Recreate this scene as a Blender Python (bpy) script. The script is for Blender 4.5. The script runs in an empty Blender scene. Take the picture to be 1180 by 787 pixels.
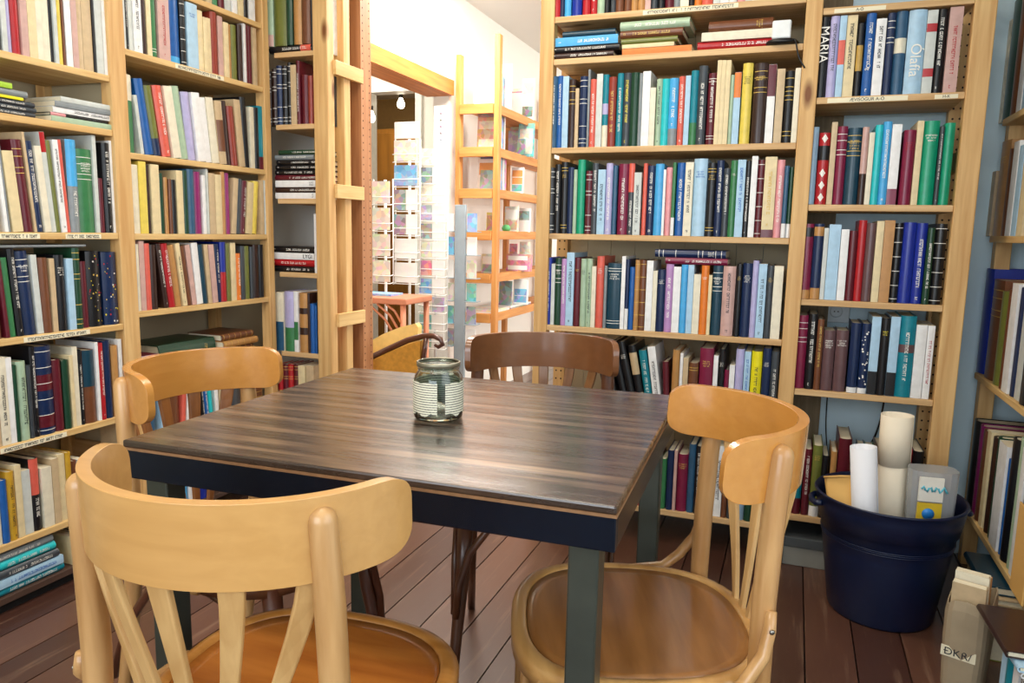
import bpy, math, random
from mathutils import Vector, Matrix
PI=math.pi
S=bpy.context.scene; COL=S.collection
RND=random.Random(7)
# ------------------------------------------------------------------ camera frame (1180x787)
CM=((0.9353470806882008,0.3531899385209174,0.019562872377311583),(-0.06940072009242709,0.1290011676042119,0.9892129390618598),(-0.3468564237529889,0.9266151121605672,-0.14517250158672065))
FPX=859.35; HC=1.09
def ray(u,v):
    a=(u-590.0,-(v-393.5),FPX)
    return [sum(a[i]*CM[i][k] for i in range(3)) for k in range(3)]
def on_y(u,v,Y):
    d=ray(u,v); t=Y/d[1]; return (t*d[0],Y,HC+t*d[2])
def on_x(u,v,X):
    d=ray(u,v); t=X/d[0]; return (X,t*d[1],HC+t*d[2])
def on_z(u,v,Z):
    d=ray(u,v); t=(Z-HC)/d[2]; return (t*d[0],t*d[1],Z)
cam=bpy.data.cameras.new('camera'); co=bpy.data.objects.new('camera',cam); COL.objects.link(co)
r_,u_,f_=[Vector(c) for c in CM]
m=Matrix.Identity(4)
for i in range(3):
    m[i][0]=r_[i]; m[i][1]=u_[i]; m[i][2]=-f_[i]
m[2][3]=HC; co.matrix_world=m
cam.sensor_width=36; cam.sensor_fit='HORIZONTAL'; cam.lens=FPX/1180*36; cam.clip_start=.02
S.camera=co
# ------------------------------------------------------------------ materials
def lin(c):
    if isinstance(c,str): c=[int(c[i:i+2],16)/255 for i in (0,2,4)]
    return tuple(x/12.92 if x<=.04045 else ((x+.055)/1.055)**2.4 for x in c)+(1,)
MC={}
def nmat(name):
    mt=bpy.data.materials.new(name); mt.use_nodes=True
    nt=mt.node_tree; return mt,nt,nt.nodes,nt.links,nt.nodes['Principled BSDF']
def plain(name,c,rough=.5,metal=0,spec=.5,var=.12,scale=30,bump=0):
    k=('p',name)
    if k in MC: return MC[k]
    mt,nt,N,L,b=nmat(name)
    col=lin(c)
    b.inputs['Roughness'].default_value=rough; b.inputs['Metallic'].default_value=metal
    b.inputs['Specular IOR Level'].default_value=spec
    tc=N.new('ShaderNodeTexCoord'); nz=N.new('ShaderNodeTexNoise'); nz.inputs['Scale'].default_value=scale; nz.inputs['Detail'].default_value=4
    L.new(tc.outputs['Object'],nz.inputs['Vector'])
    mx=N.new('ShaderNodeMix'); mx.data_type='RGBA'
    mx.inputs[6].default_value=tuple(x*(1-var) for x in col[:3])+(1,); mx.inputs[7].default_value=tuple(min(1,x*(1+var)) for x in col[:3])+(1,)
    L.new(nz.outputs['Fac'],mx.inputs[0]); L.new(mx.outputs[2],b.inputs['Base Color'])
    if bump:
        bp=N.new('ShaderNodeBump'); bp.inputs['Strength'].default_value=bump; bp.inputs['Distance'].default_value=.002
        L.new(nz.outputs['Fac'],bp.inputs['Height']); L.new(bp.outputs['Normal'],b.inputs['Normal'])
    MC[k]=mt; return mt
def wood(name,c1,c2,rough=.5,axis='Z',scale=6,stretch=14,bump=.15,coat=0,ramp=(.35,.65),knots=False):
    k=('w',name,axis)
    if k in MC: return MC[k]
    mt,nt,N,L,b=nmat(name)
    tc=N.new('ShaderNodeTexCoord'); mp=N.new('ShaderNodeMapping')
    sc=[stretch]*3; sc['XYZ'.index(axis)]=1
    mp.inputs['Scale'].default_value=sc
    geo=N.new('ShaderNodeObjectInfo')
    ad=N.new('ShaderNodeVectorMath'); ad.operation='ADD'
    cmb=N.new('ShaderNodeCombineXYZ')
    mu=N.new('ShaderNodeMath'); mu.operation='MULTIPLY'; mu.inputs[1].default_value=17.0
    L.new(geo.outputs['Random'],mu.inputs[0])
    for i in range(3): L.new(mu.outputs[0],cmb.inputs[i])
    L.new(tc.outputs['Object'],ad.inputs[0]); L.new(cmb.outputs[0],ad.inputs[1])
    L.new(ad.outputs[0],mp.inputs['Vector'])
    nz=N.new('ShaderNodeTexNoise'); nz.inputs['Scale'].default_value=scale; nz.inputs['Detail'].default_value=6; nz.inputs['Distortion'].default_value=.4
    L.new(mp.outputs[0],nz.inputs['Vector'])
    rp=N.new('ShaderNodeValToRGB'); rp.color_ramp.elements[0].position=ramp[0]; rp.color_ramp.elements[1].position=ramp[1]
    rp.color_ramp.elements[0].color=lin(c1); rp.color_ramp.elements[1].color=lin(c2)
    L.new(nz.outputs['Fac'],rp.inputs[0])
    out=rp.outputs[0]
    if knots:
        vo=N.new('ShaderNodeTexVoronoi'); vo.inputs['Scale'].default_value=1
        m2=N.new('ShaderNodeMapping'); s2=[7]*3; s2['XYZ'.index(axis)]=2.4; m2.inputs['Scale'].default_value=s2
        L.new(ad.outputs[0],m2.inputs['Vector']); L.new(m2.outputs[0],vo.inputs['Vector'])
        r2=N.new('ShaderNodeValToRGB'); r2.color_ramp.elements[0].position=.05; r2.color_ramp.elements[1].position=.13
        r2.color_ramp.elements[0].color=(.28,.15,.07,1); r2.color_ramp.elements[1].color=(1,1,1,1)
        L.new(vo.outputs['Distance'],r2.inputs[0])
        mm=N.new('ShaderNodeMix'); mm.data_type='RGBA'; mm.blend_type='MULTIPLY'; mm.inputs[0].default_value=1
        L.new(out,mm.inputs[6]); L.new(r2.outputs[0],mm.inputs[7]); out=mm.outputs[2]
    L.new(out,b.inputs['Base Color']); b.inputs['Roughness'].default_value=rough
    if coat: b.inputs['Coat Weight'].default_value=coat; b.inputs['Coat Roughness'].default_value=.12
    bp=N.new('ShaderNodeBump'); bp.inputs['Strength'].default_value=bump; bp.inputs['Distance'].default_value=.001
    L.new(nz.outputs['Fac'],bp.inputs['Height']); L.new(bp.outputs['Normal'],b.inputs['Normal'])
    MC[k]=mt; return mt
def emit(name,c,s):
    mt,nt,N,L,b=nmat(name); b.inputs['Base Color'].default_value=lin(c)
    b.inputs['Emission Color'].default_value=lin(c); b.inputs['Emission Strength'].default_value=s; return mt
# ------------------------------------------------------------------ mesh builder
class MB:
    def __init__(s): s.v=[]; s.f=[]; s.m=[]; s.mats=[]; s.sm=[]
    def mi(s,mat):
        if mat not in s.mats: s.mats.append(mat)
        return s.mats.index(mat)
    def add(s,vs,fs,mat,smooth=False,M=None):
        o=len(s.v); i=s.mi(mat)
        s.v+= [tuple(M@Vector(p)) for p in vs] if M is not None else [tuple(p) for p in vs]
        for f in fs: s.f.append([o+k for k in f]); s.m.append(i); s.sm.append(smooth)
        return s
    def box(s,x0,x1,y0,y1,z0,z1,mat,M=None):
        vs=[(x,y,z) for x in (x0,x1) for y in (y0,y1) for z in (z0,z1)]
        return s.add(vs,[(0,1,3,2),(4,6,7,5),(0,4,5,1),(2,3,7,6),(0,2,6,4),(1,5,7,3)],mat,False,M)
    def prism(s,pts,z0,z1,mat,smooth=False,M=None,axis='Z'):
        n=len(pts)
        def P(a,b,z): return {'Z':(a,b,z),'Y':(a,z,b),'X':(z,a,b)}[axis]
        vs=[P(a,b,z0) for a,b in pts]+[P(a,b,z1) for a,b in pts]
        s.add(vs,[(i,(i+1)%n,n+(i+1)%n,n+i) for i in range(n)],mat,smooth,M)
        s.add(vs,[tuple(range(n))[::-1],tuple(range(n,2*n))],mat,False,M); return s
    def lathe(s,prof,mat,seg=24,M=None,cx=0,cy=0):
        n=len(prof); vs=[];fs=[]
        for j in range(seg):
            a=2*PI*j/seg
            for r,z in prof: vs.append((cx+r*math.cos(a),cy+r*math.sin(a),z))
        for j in range(seg):
            k=(j+1)%seg
            for i in range(n-1): fs.append((j*n+i,k*n+i,k*n+i+1,j*n+i+1))
        s.add(vs,fs,mat,True,M)
        if prof[0][0]>1e-6: s.add(vs,[tuple(j*n for j in range(seg))[::-1]],mat,False,M) if s.cap0 else None
        return s
    cap0=False
    def tube(s,path,rad,mat,seg=10,flat=None,M=None,dome=False):
        path=[Vector(p) for p in path]; n=len(path)
        if not hasattr(rad,'__len__'): rad=[rad]*n
        if dome:  # hemispherical top end
            d=(path[-1]-path[-2]).normalized(); r=rad[-1]; e=path[-1]; rad=list(rad)
            for k in (.5,.8,.95,1): path.append(e+d*r*k); rad.append(max(.0004,r*math.sqrt(max(0,1-k*k))))
            n=len(path)
        vs=[];fs=[]; ref=None
        for i,p in enumerate(path):
            t=(path[min(i+1,n-1)]-path[max(i-1,0)]).normalized()
            if ref is None: ref=Vector((1,0,0)) if abs(t.x)<.8 else Vector((0,1,0))
            a=(ref-t*ref.dot(t)).normalized(); ref=a; b=t.cross(a)
            for j in range(seg):
                w=2*PI*j/seg; ca,sa=math.cos(w),math.sin(w)
                if flat: ca*=flat[0]; sa*=flat[1]
                vs.append(p+(a*ca+b*sa)*rad[i])
        for i in range(n-1):
            for j in range(seg):
                k=(j+1)%seg; fs.append((i*seg+j,i*seg+k,(i+1)*seg+k,(i+1)*seg+j))
        fs.append(tuple(range(seg))[::-1]); fs.append(tuple((n-1)*seg+j for j in range(seg)))
        return s.add(vs,fs,mat,True,M)
    def build(s,name,parent=None,M=None):
        me=bpy.data.meshes.new(name); me.from_pydata(s.v,[],s.f)
        for mt in s.mats: me.materials.append(mt)
        me.polygons.foreach_set('material_index',s.m); me.polygons.foreach_set('use_smooth',s.sm)
        me.update()
        o=bpy.data.objects.new(name,me); COL.objects.link(o)
        if parent is not None: o.parent=parent
        if M is not None: o.matrix_world=M
        return o
def bevel(o,w=.003,seg=2,angle=40):
    md=o.modifiers.new('bevel','BEVEL'); md.width=w; md.segments=seg; md.limit_method='ANGLE'; md.angle_limit=math.radians(angle); md.harden_normals=False
    return o
def tag(o,label=None,cat=None,group=None,kind=None):
    if label: o['label']=label
    if cat: o['category']=cat
    if group: o['group']=group
    if kind: o['kind']=kind
    return o
def thing(name,label,cat,loc=(0,0,0),rz=0,group=None):
    o=bpy.data.objects.new(name,None); COL.objects.link(o); o.empty_display_size=.05
    o.location=loc; o.rotation_euler=(0,0,rz); return tag(o,label,cat,group)
def text_mesh(s,size,mat,name,parent,M,extrude=.0003):
    cu=bpy.data.curves.new(name,'FONT'); cu.body=s; cu.size=size; cu.extrude=extrude; cu.align_x='CENTER'; cu.align_y='CENTER'
    t=bpy.data.objects.new(name,cu); COL.objects.link(t)
    dg=bpy.context.evaluated_depsgraph_get(); me=bpy.data.meshes.new_from_object(t.evaluated_get(dg))
    bpy.data.objects.remove(t); o=bpy.data.objects.new(name,me); COL.objects.link(o)
    me.materials.clear(); me.materials.append(mat)
    o.parent=parent; o.matrix_local=M; return o
def glyph(mb,x0,x1,z0,z1,mat,rng,yf=-.0005,vertical=False,gap=.35,M=None):
    """a run of small letter-like strokes on a front face (x right, z up)"""
    L=(z1-z0) if vertical else (x1-x0); Hh=(x1-x0) if vertical else (z1-z0)
    p=0; st=Hh*.62
    while p<L-st*.5:
        w=st*rng.uniform(.6,1.1)
        if rng.random()>.14:
            k=rng.randrange(4)
            segs={0:[(0,.25,0,1),(.25,1,.75,1)],1:[(0,.25,0,1),(.7,1,0,1),(.25,.7,.4,.6)],2:[(0,1,0,.22),(0,1,.78,1),(0,.3,.22,.78)],3:[(.35,.65,0,1),(0,1,.78,1)]}[k]
            for a,b,c,d in segs:
                a,b=p+a*w*.8,p+b*w*.8
                if vertical: X0,X1,Z0,Z1=x0+c*Hh,x0+d*Hh,z1-b,z1-a
                else: X0,X1,Z0,Z1=x0+a,x0+b,z0+c*Hh,z0+d*Hh
                mb.add([(X0,yf(X0) if callable(yf) else yf,Z0),(X1,yf(X1) if callable(yf) else yf,Z0),(X1,yf(X1) if callable(yf) else yf,Z1),(X0,yf(X0) if callable(yf) else yf,Z1)],[(0,1,2,3)],mat,False,M)
        p+=w
NKEEP=330
LW,LR,LH,LHC,LS,LC,EXPO=50,20,120,48,24,15,0.06
# ------------------------------------------------------------------ books
PAL={'W':('white','efeeea'),'IV':('ivory','e4dcc4'),'CR':('cream','e0cda0'),'BE':('beige','c9b08a'),'TN':('tan','b9874e'),'YL':('yellow','f0dc1e'),'SY':('straw','e3cb58'),
'MU':('mustard','c79a2c'),'OR':('orange','e07a2a'),'RD':('red','ae1d24'),'CO':('coral','d9604f'),'BK2':('brick','8e3526'),'MA':('maroon','5e1724'),'BU':('burgundy','7d1b3e'),'PK':('pink','e2989c'),
'DP':('dusty pink','c9a39a'),'PU':('plum','8d1f66'),'LI':('lilac','b98cc0'),'LV':('lavender','b4aed6'),'NV':('navy','14284e'),'BL':('blue','1d5aa2'),'RB':('royal blue','192e94'),'SB':('sky blue','4aa8e0'),
'PB':('pale blue','a9cbe2'),'TL':('teal','0f7f90'),'TQ':('turquoise','25bfc4'),'GN':('green','38794a'),'LM':('lime','a5cc3a'),'EM':('emerald','0d9a72'),'DG':('dark green','17402b'),'OL':('olive','6f7434'),
'SG':('sage','a7bfa2'),'BK':('black','141418'),'CH':('charcoal','3d4349'),'GY':('grey','868d90'),'LG':('light grey','c9cec9'),'BR':('brown','70432a'),'DB':('dark brown','35201a'),'GD':('gold','c09a4a'),
'SL':('slate blue','2f5878'),'MV':('mauve brown','63484a'),'PT':('petrol','143c4e'),'SS':('steel blue','8aa6bd')}
def pcol(c,rough=.3): return plain('book_'+PAL[c][0].replace(' ','_')+('_gloss' if rough<.4 else ''),PAL[c][1],rough,0,.5,.24,38)
SOFT={'W','IV','CR','BE','PB','LG','DP'}
PAGE=plain('page_paper','e6dcc0',.85,0,.2,.10,160)
PRINT={'w':('white','f2efe6'),'g':('gold','d9b65a'),'k':('dark','22242a'),'r':('red','b3202a'),'y':('yellow','ead83a'),'b':('blue','2e66b8')}
def ink(c): return plain('ink_'+PRINT[c][0],PRINT[c][1],.45,0,.5,.03,20)
def book_parts(b,rng):
    """MBs of one book: origin at spine foot, x along the shelf, y into the shelf, z up"""
    w,h,d=b['w'],b['h'],b['d']; hard=b['hard']; r=min(.28*w,.009) if hard else min(.06*w,.0012); t=.0026 if hard else .0009
    t=min(t,w*.18)
    cv=pcol(b['c'],.3 if hard else .45); out=[]
    mb=MB(); n=6 if hard else 3
    ys=lambda x: r*(min(1,abs(2*x/w))**2.2)
    ou=[(-w/2,d)]+[(-w/2+w*i/n,ys(-w/2+w*i/n)) for i in range(n+1)]+[(w/2,d)]
    inn=[(-w/2+t,d)]+[((-w/2+w*i/n)*(1-2*t/w),ys(-w/2+w*i/n)+t) for i in range(n+1)]+[(w/2-t,d)]
    k=len(ou); vs=[(x,y,z) for z in (0,h) for x,y in ou]+[(x,y,z) for z in (0,h) for x,y in inn]
    fs=[];fsm=[]
    for i in range(k-1):
        fsm.append((i,i+1,k+i+1,k+i)); fs.append((2*k+i+1,2*k+i,3*k+i,3*k+i+1))
        fs.append((k+i,k+i+1,3*k+i+1,3*k+i)); fs.append((i+1,i,2*k+i,2*k+i+1))
    fs.append((0,k,3*k,2*k)); fs.append((2*k-1,k-1,3*k-1,4*k-1))
    mb.add(vs,fs,cv); mb.add(vs,fsm[1:-1],cv,True); mb.add(vs,[fsm[0],fsm[-1]],cv)
    out.append(('cover',mb))
    pg=MB(); e=.003 if hard else .0004
    pg.box(-w/2+t*1.02,w/2-t*1.02,r+t+.001,d-(.004 if hard else .0003),e,h-e,PAGE)
    out.append(('pages',pg))
    def yf(x): return ys(max(-w/2,min(w/2,x)))-.0004
    def patch(m,a,c,z0,z1,mat,off=0):
        nn=6; X=[w*(a+(c-a)*i/nn) for i in range(nn+1)]
        v=[(x,yf(x)-off,z) for z in (z0,z1) for x in X]
        m.add(v,[(i,i+1,nn+1+i+1,nn+1+i) for i in range(nn)],mat,True)
    labs=[]; bands=MB(); ttl=MB(); lo,hi=0,h
    def newlab(): labs.append(MB()); return labs[-1]
    for ft in b['f']:
        q=ft[0]
        if q=='b': z=float(ft[-3:] if ft[-3]=='.' else ft[-2:]); c=ft[1:ft.index('.')]; lo=h*z; patch(newlab(),-.5,.5,.0005,h*z,pcol(c))
        elif q=='t' and '.' in ft: z=float(ft[ft.index('.'):]); c=ft[1:ft.index('.')]; hi=h*(1-z); patch(newlab(),-.5,.5,h*(1-z),h-.0005,pcol(c))
        elif q=='m': c,rg=ft[1:].split('@'); a,z=rg.split('-'); patch(newlab(),-.5,.5,h*float(a),h*float(z),pcol(c))
    L=hi-lo
    for ft in b['f']:
        q=ft[0]
        if q=='x':   # raised-looking printed rules
            c=ink(ft[1])
            zs=[.06,.12,.3,.62,.68,.86,.94] if len(ft)<3 else {'5':[.05,.22,.4,.58,.76,.94],'2':[.08,.12,.88,.92],'3':[.64,.7,.82,.9],'4':[.1,.16,.6,.66,.72,.78,.9]}[ft[2]]
            for z in zs: patch(bands,-.5,.5,lo+L*z-.0009,lo+L*z+.0009,c,.0001)
        elif q=='d':  # row of diamonds or stars
            c=ink(ft[1])
            for z in (.1,.27,.44,.92):
                zz=lo+L*z; s=w*.28
                bands.add([(0,yf(0)-.0003,zz-s*1.5),(s,yf(s)-.0002,zz),(0,yf(0)-.0003,zz+s*1.5),(-s,yf(s)-.0002,zz)],[(0,1,2,3)],c)
        elif q=='f':  # flower scatter
            for _ in range(26):
                c=ink(rng.choice('gwyr' if ft[1]=='g' else 'ww')); s=rng.uniform(.0015,.0045); x=rng.uniform(-w*.42,w*.42); zz=lo+L*rng.uniform(.04,.95)
                x=max(-w/2+s,min(w/2-s,x)); pts=[(x+s*math.cos(a)*(1 if i%2 else .5),yf(x)-.0005,zz+s*math.sin(a)*(1 if i%2 else .5)) for i,a in enumerate([2*PI*j/10 for j in range(10)])]
                bands.add(pts,[tuple(range(10))],c)
        elif q=='v':  # vertical lettering
            z0,z1=(.32,.9) if rng.random()<.6 else (.2,.8)
            hw=min(w*.17,.0048); glyph(ttl,-hw,hw,lo+L*z0,lo+L*z1,ink(ft[1]),rng,lambda x:yf(x)-.0003,True)
            if rng.random()<.6: glyph(ttl,-hw*.7,hw*.7,lo+L*.05,lo+L*.05+hw*1.8,ink(ft[1]),rng,lambda x:yf(x)-.0003,False)
        elif q=='h':  # lines of lettering across the spine
            nl=rng.choice((2,3,4)); s=min(w*.12,.0045)
            for j in range(nl): 
                z=lo+L*.82-j*s*1.7; a=w*rng.uniform(.25,.38); glyph(ttl,-a,a,z,z+s,ink(ft[1]),rng,lambda x:yf(x)-.0003)
        elif q=='z' and ft[1:]=='red':   # two red bands
            for z in (.2,.32,.74,.82)[::2]: patch(newlab(),-.5,.5,h*z,h*(z+.1),pcol('RD'),.0001)
    for lab in labs: out.append(('spine_label',lab))
    if bands.v: out.append(('spine_band',bands))
    if ttl.v: out.append(('spine_lettering',ttl))
    return out
BOOKS=[]
def row(rid,rname,plane,P,z,x0,y0,s,vm,txt,dmax=.19,recess=.004):
    L=[]
    for e in txt.replace('\n',' ').split(';'):
        e=e.split()
        if not e: continue
        a,c=float(e[0]),float(e[1]); ua,ub=x0+a/s,x0+c/s
        on=on_y if plane=='y' else on_x
        pa,pb=on(ua,vm,P),on(ub,vm,P)
        k=0 if plane=='y' else 1
        s0,s1=sorted((pa[k],pb[k]))
        rng=random.Random(hash((rid,len(L),3)) if False else sum(map(ord,rid))*97+len(L)*13)
        if e[2]=='-': h=rng.uniform(.215,.262); pt=False
        else:
            vt=y0+float(e[2])/s; h=on((ua+ub)/2,vt,P)[2]-z
        f=list(e[4:]); lean=0; hard=e[3] not in SOFT
        for q in list(f):
            if q[0]=='l': lean=float(q[1:]); f.remove(q)
            elif q=='H': hard=True; f.remove(q)
            elif q=='P': hard=False; f.remove(q)
        if lean: h=h/math.cos(math.radians(lean))
        nx=[q-TK_-.004 for q in LEVELS.get(rid[0],[]) if q>z+.05]
        if nx: h=min(h,(min(nx)-z)*(1 if not lean else .965))
        if rid=='L4': h=min(h,.2425)
        if rid=='A5' and on((ua+ub)/2,300,P)[0]>-.45 and on((ua+ub)/2,300,P)[0]<-.19: h=min(h,.2315)
        h=max(.09,min(.36,h)); d=min(dmax,max(.11,h*.68))
        b=dict(rid=rid,rn=rname,plane=plane,P=P,z=z,s0=s0,s1=s1,h=h,d=d,c=e[3],f=f,lean=lean,hard=hard,rng=rng,
               px=abs(ub-ua)*abs((y0+(float(e[2]) if e[2]!='-' else 0)/s)-on_px(plane,P,(s0+s1)/2,z)),rec=recess+rng.uniform(0,.006),lie=None,right=(plane=='x' and P>0))
        b['vis']=ub>4 and ua<1176
        L.append(b)
    # order along the shelf as seen, then keep neighbours from biting into each other
    rev=(plane=='x' and P>0)
    for b in L:
        if rev: b['s0'],b['s1']=-b['s1'],-b['s0']
    L.sort(key=lambda b:b['s0'])
    for a,b in zip(L,L[1:]):
        hh=min(a['h'],b['h']); 
        ta,tb=math.tan(math.radians(a['lean'])),math.tan(math.radians(b['lean']))
        for z in (0,hh):   # edge positions at this height (lean>0: top to the left)
            ea=a['s1']-(z-a['h']/2)*ta; eb=b['s0']-(z-b['h']/2)*tb
            g=eb-ea-.0006
            if g<0:
                a['s1']+=g/2; b['s0']-=g/2
                if a['s1']-a['s0']<.006: a['s1']=a['s0']+.006; b['s0']=max(b['s0'],0*0+b['s0'])
    for i,b in enumerate(L):
        b['w']=max(.005,(b['s1']-b['s0'])*math.cos(math.radians(b['lean'])))
        b['i']=i; b['n']=len(L); b['left']=L[i-1] if i else None; b['rightb']=L[i+1] if i+1<len(L) else None
    BOOKS.extend(L); return L
def on_px(plane,P,s,z):
    p=(s,P,z-HC) if plane=='y' else (P,s,z-HC)
    d=[sum(CM[i][k]*p[k] for k in range(3)) for i in range(3)]
    return 393.5-FPX*d[1]/d[2]
def stack(rid,rname,plane,P,z,txt,rot=0):
    """lying books, bottom first: px-left px-right thickness(m) colour feats"""
    L=[]; zz=z
    for e in txt.replace('\n',' ').split(';'):
        e=e.split()
        if not e: continue
        on=on_y if plane=='y' else on_x; k=0 if plane=='y' else 1
        vv=on_px(plane,P,on(float(e[0]),200,P)[k],zz)
        a,c=on(float(e[0]),vv,P)[k],on(float(e[1]),vv,P)[k]
        a,c=min(a,c),max(a,c); t=float(e[2])/1000
        rng=random.Random(sum(map(ord,rid))*31+len(L)*7)
        f=list(e[4:]); hard=e[3] not in SOFT
        rev=(plane=='x' and P>0)
        if rev: a,c=-c,-a
        dd=min(.2,max(.12,(c-a)*.72)); rc=.004
        for q in list(f):
            if q=='P': hard=False; f.remove(q)
            if q[0]=='D': dd=float(q[1:]); f.remove(q)
            if q[0]=='R': rc=float(q[1:]); f.remove(q)
        L.append(dict(rid=rid,rn=rname,plane=plane,P=P,z=zz,s0=a,s1=c,h=c-a,w=t-.0008,d=dd,c=e[3],f=f,lean=0,hard=hard,rng=rng,
            px=abs(float(e[1])-float(e[0]))*t*300*1.4,rec=rc+rng.uniform(0,.006),lie=True,right=rev))
        zz+=t
    for i,b in enumerate(L): b['i']=i; b['n']=len(L); b['left']=L[i-1] if i else None; b['rightb']=L[i+1] if i+1<len(L) else None
    BOOKS.extend(L); return zz
def book_matrix(b):
    if b['plane']=='y': F=Matrix.Rotation(0,4,'Z')
    elif not b['right']: F=Matrix.Rotation(PI/2,4,'Z')
    else: F=Matrix.Rotation(-PI/2,4,'Z')
    th=math.radians(b['lean'])
    if b['lie']:
        s,z=b['s0'],b['z']+b['w']/2+.0004; R=Matrix.Rotation(PI/2,4,'Y')
    else:
        s=(b['s0']+b['s1'])/2+(b['h']/2)*math.sin(th); z=b['z']+b['w']/2*abs(math.sin(th))+.0004; R=Matrix.Rotation(-th,4,'Y')
    if b['plane']=='y': loc=(s,b['P']+b['rec'],z)
    elif not b['right']: loc=(b['P']-b['rec'],s,z)
    else: loc=(b['P']+b['rec'],-s,z)
    return Matrix.Translation(loc)@F@R
ORD=['first','second','third','fourth','fifth','sixth','seventh','eighth','ninth','tenth','eleventh','twelfth','thirteenth','fourteenth','fifteenth','sixteenth','seventeenth','eighteenth','nineteenth','twentieth','21st','22nd','23rd','24th','25th','26th','27th','28th','29th','30th','31st','32nd','33rd','34th','35th','36th','37th','38th','39th','40th','41st','42nd','43rd','44th','45th']
def feat_words(b):
    wd=[]
    for f in b['f']:
        if f[0]=='b' and '.' in f: wd.append('with %s foot'%PAL[f[1:f.index('.')]][0])
        elif f[0]=='t' and '.' in f: wd.append('with %s top'%PAL[f[1:f.index('.')]][0])
        elif f[0]=='m': wd.append('with %s label'%PAL[f[1:].split('@')[0]][0])
        elif f[0]=='x': wd.append('with %s bands'%PRINT[f[1]][0])
        elif f[0]=='d': wd.append('with white diamonds')
        elif f[0]=='f': wd.append('with flower pattern')
        elif f[0]=='z': wd.append('with red bands')
        elif f[0] in 'vh' and len(f)==2: wd.append('with %s lettering'%PRINT[f[1]][0])
    return wd[0] if wd else ''
def book_label(b,rowset):
    c=PAL[b['c']][0]; lf=b['left']; rt=b['rightb']; lie=b['lie']
    key=lambda q:(q['c'],q['left']['c'] if q['left'] else None)
    same=[q for q in rowset if key(q)==key(b)]
    alone=[q for q in rowset if q['c']==b['c']]
    ft=feat_words(b); lay='lying ' if lie else ('leaning ' if abs(b['lean'])>3 else '')
    if len(alone)==1: t='only %s%s book %s'%(lay,c,ft)
    elif b['i']==0: t=('%s book %s, bottom of its stack' if lie else 'leftmost %s book %s')%(c,ft)
    elif b['i']==b['n']-1: t=('%s book %s, top of its stack' if lie else 'rightmost %s book %s')%(c,ft)
    elif len(same)==1: t=('%s%s book %s '+('on' if lie else 'right of')+' %s book')%(lay,c,ft,PAL[lf['c']][0])
    else: t='%s%s book %s, %s from %s'%(lay,c,ft,ORD[b['i']],'bottom' if lie else 'left')
    t=' '.join(t.split()).replace(' ,',',')
    full=t+', '+b['rn']
    if len(full.split())>16:
        t=' '.join(t.replace(ft,'').split()).replace(' ,',',') if ft else t; full=t+', '+b['rn']
    return full
# ------------------------------------------------------------------ book rows, read off the photograph
YS=2.55; XL=-2.0; XR=.58
ZA=[1.818,1.680,1.384,1.088,.761,.45,.131]; ZB=[1.778,1.517,1.194,.897,.605,.180]
ZL=[1.540,1.378,1.063,.775,.478,.201,.05]; ZM=[1.872,1.634,1.317,1.061,.808,.60,.36]
ZU=[1.773,1.497,1.206,.909,.578,.36]; ZR=[1.469,1.107,.664,.225]
TK_=.02; LEVELS={'A':ZA+[2.3],'B':ZB+[2.3],'L':ZL+[2.3],'M':ZM+[2.3],'U':ZU+[2.3],'R':ZR+[2.3]}
W_='rear bookcase wide bay'; N_='rear bookcase narrow bay'; L_='left bookcase near bay'; M_='left bookcase far bay'; U_='corner bookcase'; R_='right-hand bookcase'
row('A1','top shelf, '+W_,'y',YS,ZA[0],625,0,7.375,10,'''85 145 - RD;145 180 - NV;182 236 - SB;245 325 - RB;335 398 - RD;402 455 - RD vw;460 520 - SG;522 565 - BK;575 615 - CH;617 682 - BR;690 748 - BR;
750 802 - TN hk;805 865 - TN;868 915 - DP;920 970 - CH;975 1030 - BK;1035 1110 - MA;1112 1165 - GY;1166 1238 - IV;1238 1282 - BK;1286 1346 - OR;1351 1440 - CO;1446 1504 - LG;1506 1576 - W hk;1581 1646 - CH bW.15;1651 1716 - PK;
1718 1771 - LG;1774 1866 - W;1868 1934 - BK;1938 2001 - IV;2006 2071 - CH bW.1;2076 2156 - W;2161 2231 - W''')
stack('A2a','left stack, second shelf, '+W_,'y',YS,ZA[1],'634 706 20 DB vw;634 713 22 BK vw;639 711 29 SB vw P;647 708 20 PT')
stack('A2b','middle stack, second shelf, '+W_,'y',YS,ZA[1],'716 796 21 OR P;716 776 13 CR P;715 780 19 OL;714 786 25 BR vg;714 794 29 SG vw')
stack('A2c','right stack, second shelf, '+W_,'y',YS,ZA[1],'803 893 26 RD vw;808 895 27 IV;816 890 35 BR hg')
row('A3','third shelf, '+W_,'y',YS,ZA[2],625,70,7.156,128,'''50 110 125 SL vw;112 155 120 BL vw;158 206 125 PB;210 262 150 DB xg3;264 292 225 BE;298 360 125 NV xw;365 384 70 GY;386 434 150 CO vw;436 485 105 LG;487 533 110 TL mLV@.45-.6 bIV.3;535 597 130 BK2 vg;
605 654 100 TL vw;656 716 95 CH vy;718 785 95 DG;787 815 100 GY;817 880 85 W;882 926 220 IV;930 975 145 SG vk;977 1035 145 TQ;1037 1108 140 SB vw bGY.25''')
row('A3','third shelf, '+W_,'y',YS,ZA[2],775,60,6.556,128,'''37 83 180 CO vw;86 124 175 PB;126 180 135 TL bGN.30;182 248 100 CH vw;258 318 155 MA vw xw2;320 352 60 CR;353 385 60 CR;386 422 60 CR;424 452 170 SG;454 504 150 PB tOR.35;512 588 80 SY hk;600 700 80 DB hg xg3 H;
706 765 90 W tMA.40;773 832 125 BE;836 904 140 BK xg4;908 950 120 IV''')
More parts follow.
